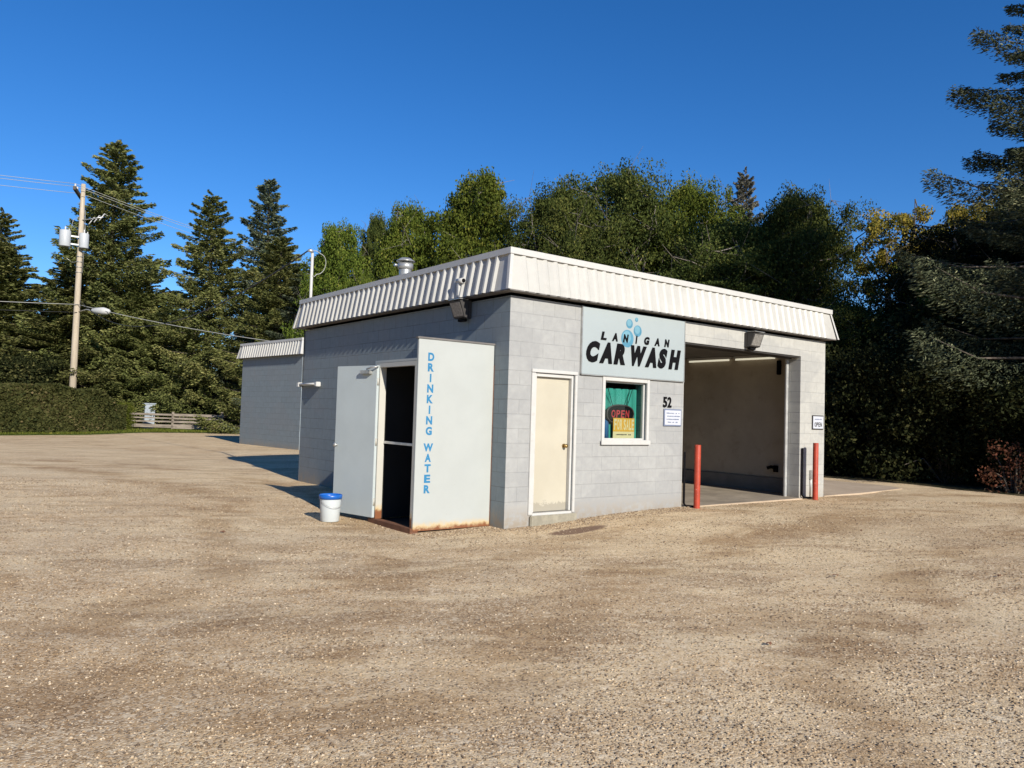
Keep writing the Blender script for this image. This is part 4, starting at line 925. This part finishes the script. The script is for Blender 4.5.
mb.tube([(.16,-.12,9.0),(.19,-.14,11),(.14,-.1,12.6)],.018,5); mb.tube([(-.55,-.3,11.3),(-.45,-.25,11.9),(-.12,-.12,12.2)],.012,5); mb.tube([(-.7,-.3,9.7),(-.4,-.2,9.5),(-.12,-.1,9.6)],.012,5)
mb.build('pole_wiring',M['galv'],UP)
for k in range(3):
    q=Vector((.45+.22*k,-.35-.25*k,12.0+.10*k)); mb=MB(); mb.tube([q+Vector((-.13,0,-.22)),q+Vector((.13,0,.22))],.028,7); mb.tube([q+Vector((.13,0,.22)),q+Vector((.30,-.05,.10))],.012,5); mb.build('fuse_cutout',M['trim'],UP)
mb=MB(); mb.tube([(0,-.1,12.0),(.95,-.9,12.2)],.03,6); mb.build('cutout_arm',M['galv'],UP)
LA=empty('street_lamp',(px,py,6.75)); tag(LA,'white cobra head lamp on a short arm of the utility pole','street lamp')
ld=Vector((.85,-1.35,0)).normalized()
mb=MB(); mb.tube([ld*.16,ld*.75+Vector((0,0,.12)),ld*1.2+Vector((0,0,.02))],.03,8); mb.build('arm',M['galv'],LA)
mb=MB(); mb.tube([ld*1.1+Vector((0,0,.02)),ld*1.3+Vector((0,0,.04)),ld*2.0+Vector((0,0,-.0)),ld*2.4+Vector((0,0,-.05)),ld*2.5+Vector((0,0,-.06))],[.06,.16,.22,.15,.02],12); mb.build('lamp_head',M['white_metal'],LA)
# wires
def wire(p0,p1,sag,r,mat,label,n=28,group='overhead power lines'):
    p0=Vector(p0);p1=Vector(p1); mb=MB(); mb.tube([p0.lerp(p1,k/n)-Vector((0,0,sag*4*(k/n)*(1-k/n))) for k in range(n+1)],r,5); tag(mb.build('power_line',mat),label,'wire',group)
pw=Vector((px,py,0))
I=[pw+q+Vector((0,0,.3)) for q in ins]
for k,q in enumerate(I):
    nm=('nearest','middle','farthest')[k]
    wire(q,q+Vector((-45,-1.0,.2)),1.1,.013,M['wire_pale'],'%s of the three high wires running left from the crossarm'%nm)
    wire(q,q+Vector((40,9.5,-.6)),1.6,.013,M['wire_pale'],'%s of the three high wires running right from the crossarm'%nm)
wire(pw+Vector((0,-.2,7.15)),pw+Vector((-45,-2,6.9)),.8,.018,M['wire_pale'],'upper low cable running left from the pole')
wire(pw+Vector((0,-.2,6.7)),pw+Vector((-45,-2,6.4)),.8,.014,M['wire_dark'],'lower dark cable running left from the pole')
wire(pw+Vector((0,-.2,7.15)),(9.6,25.8,4.5),.25,.018,M['wire_pale'],'low cable running right from the pole towards the annex')
wire((.12,7.46,5.10),pw+Vector((.1,-.2,7.4)),1.6,.016,M['wire_dark'],'dark service cable sagging from the roof mast to the pole')
# grass tufts along the far edge of the lot
def tufts():
    r=np.random.default_rng(9); e=np.array([(-16,28.0),(-12,29.2),(-3.6,33.1),(.5,34.6),(4,34.9),(8,35.2),(12,34.2)],float); C=[]
    seg=np.diff(e,axis=0); 
    for k in range(len(seg)):
        n=2600; t_=r.random(n)[:,None]; P=e[k]+seg[k]*t_; P[:,1]+=r.random(n)**1.3*3.5-.08; C.append(P)
    C=np.concatenate(C); N=len(C); z=G(C[:,0],C[:,1])+.03; h=.05+.10*r.random(N)
    P=np.stack([C[:,0],C[:,1],z+h/2],1); T=np.clip(.5+.2*r.normal(size=N),0,1)
    V,F,T=cards(P,np.tile([[0,0,1.]],(N,1)),h,h*.35,T,.3,r); o=npmesh('grass_blades',V,F,M['leafgreen'],tone=T); tag(o,'short grass tufts along the far edge of the gravel','grass',kind='stuff')
tufts()
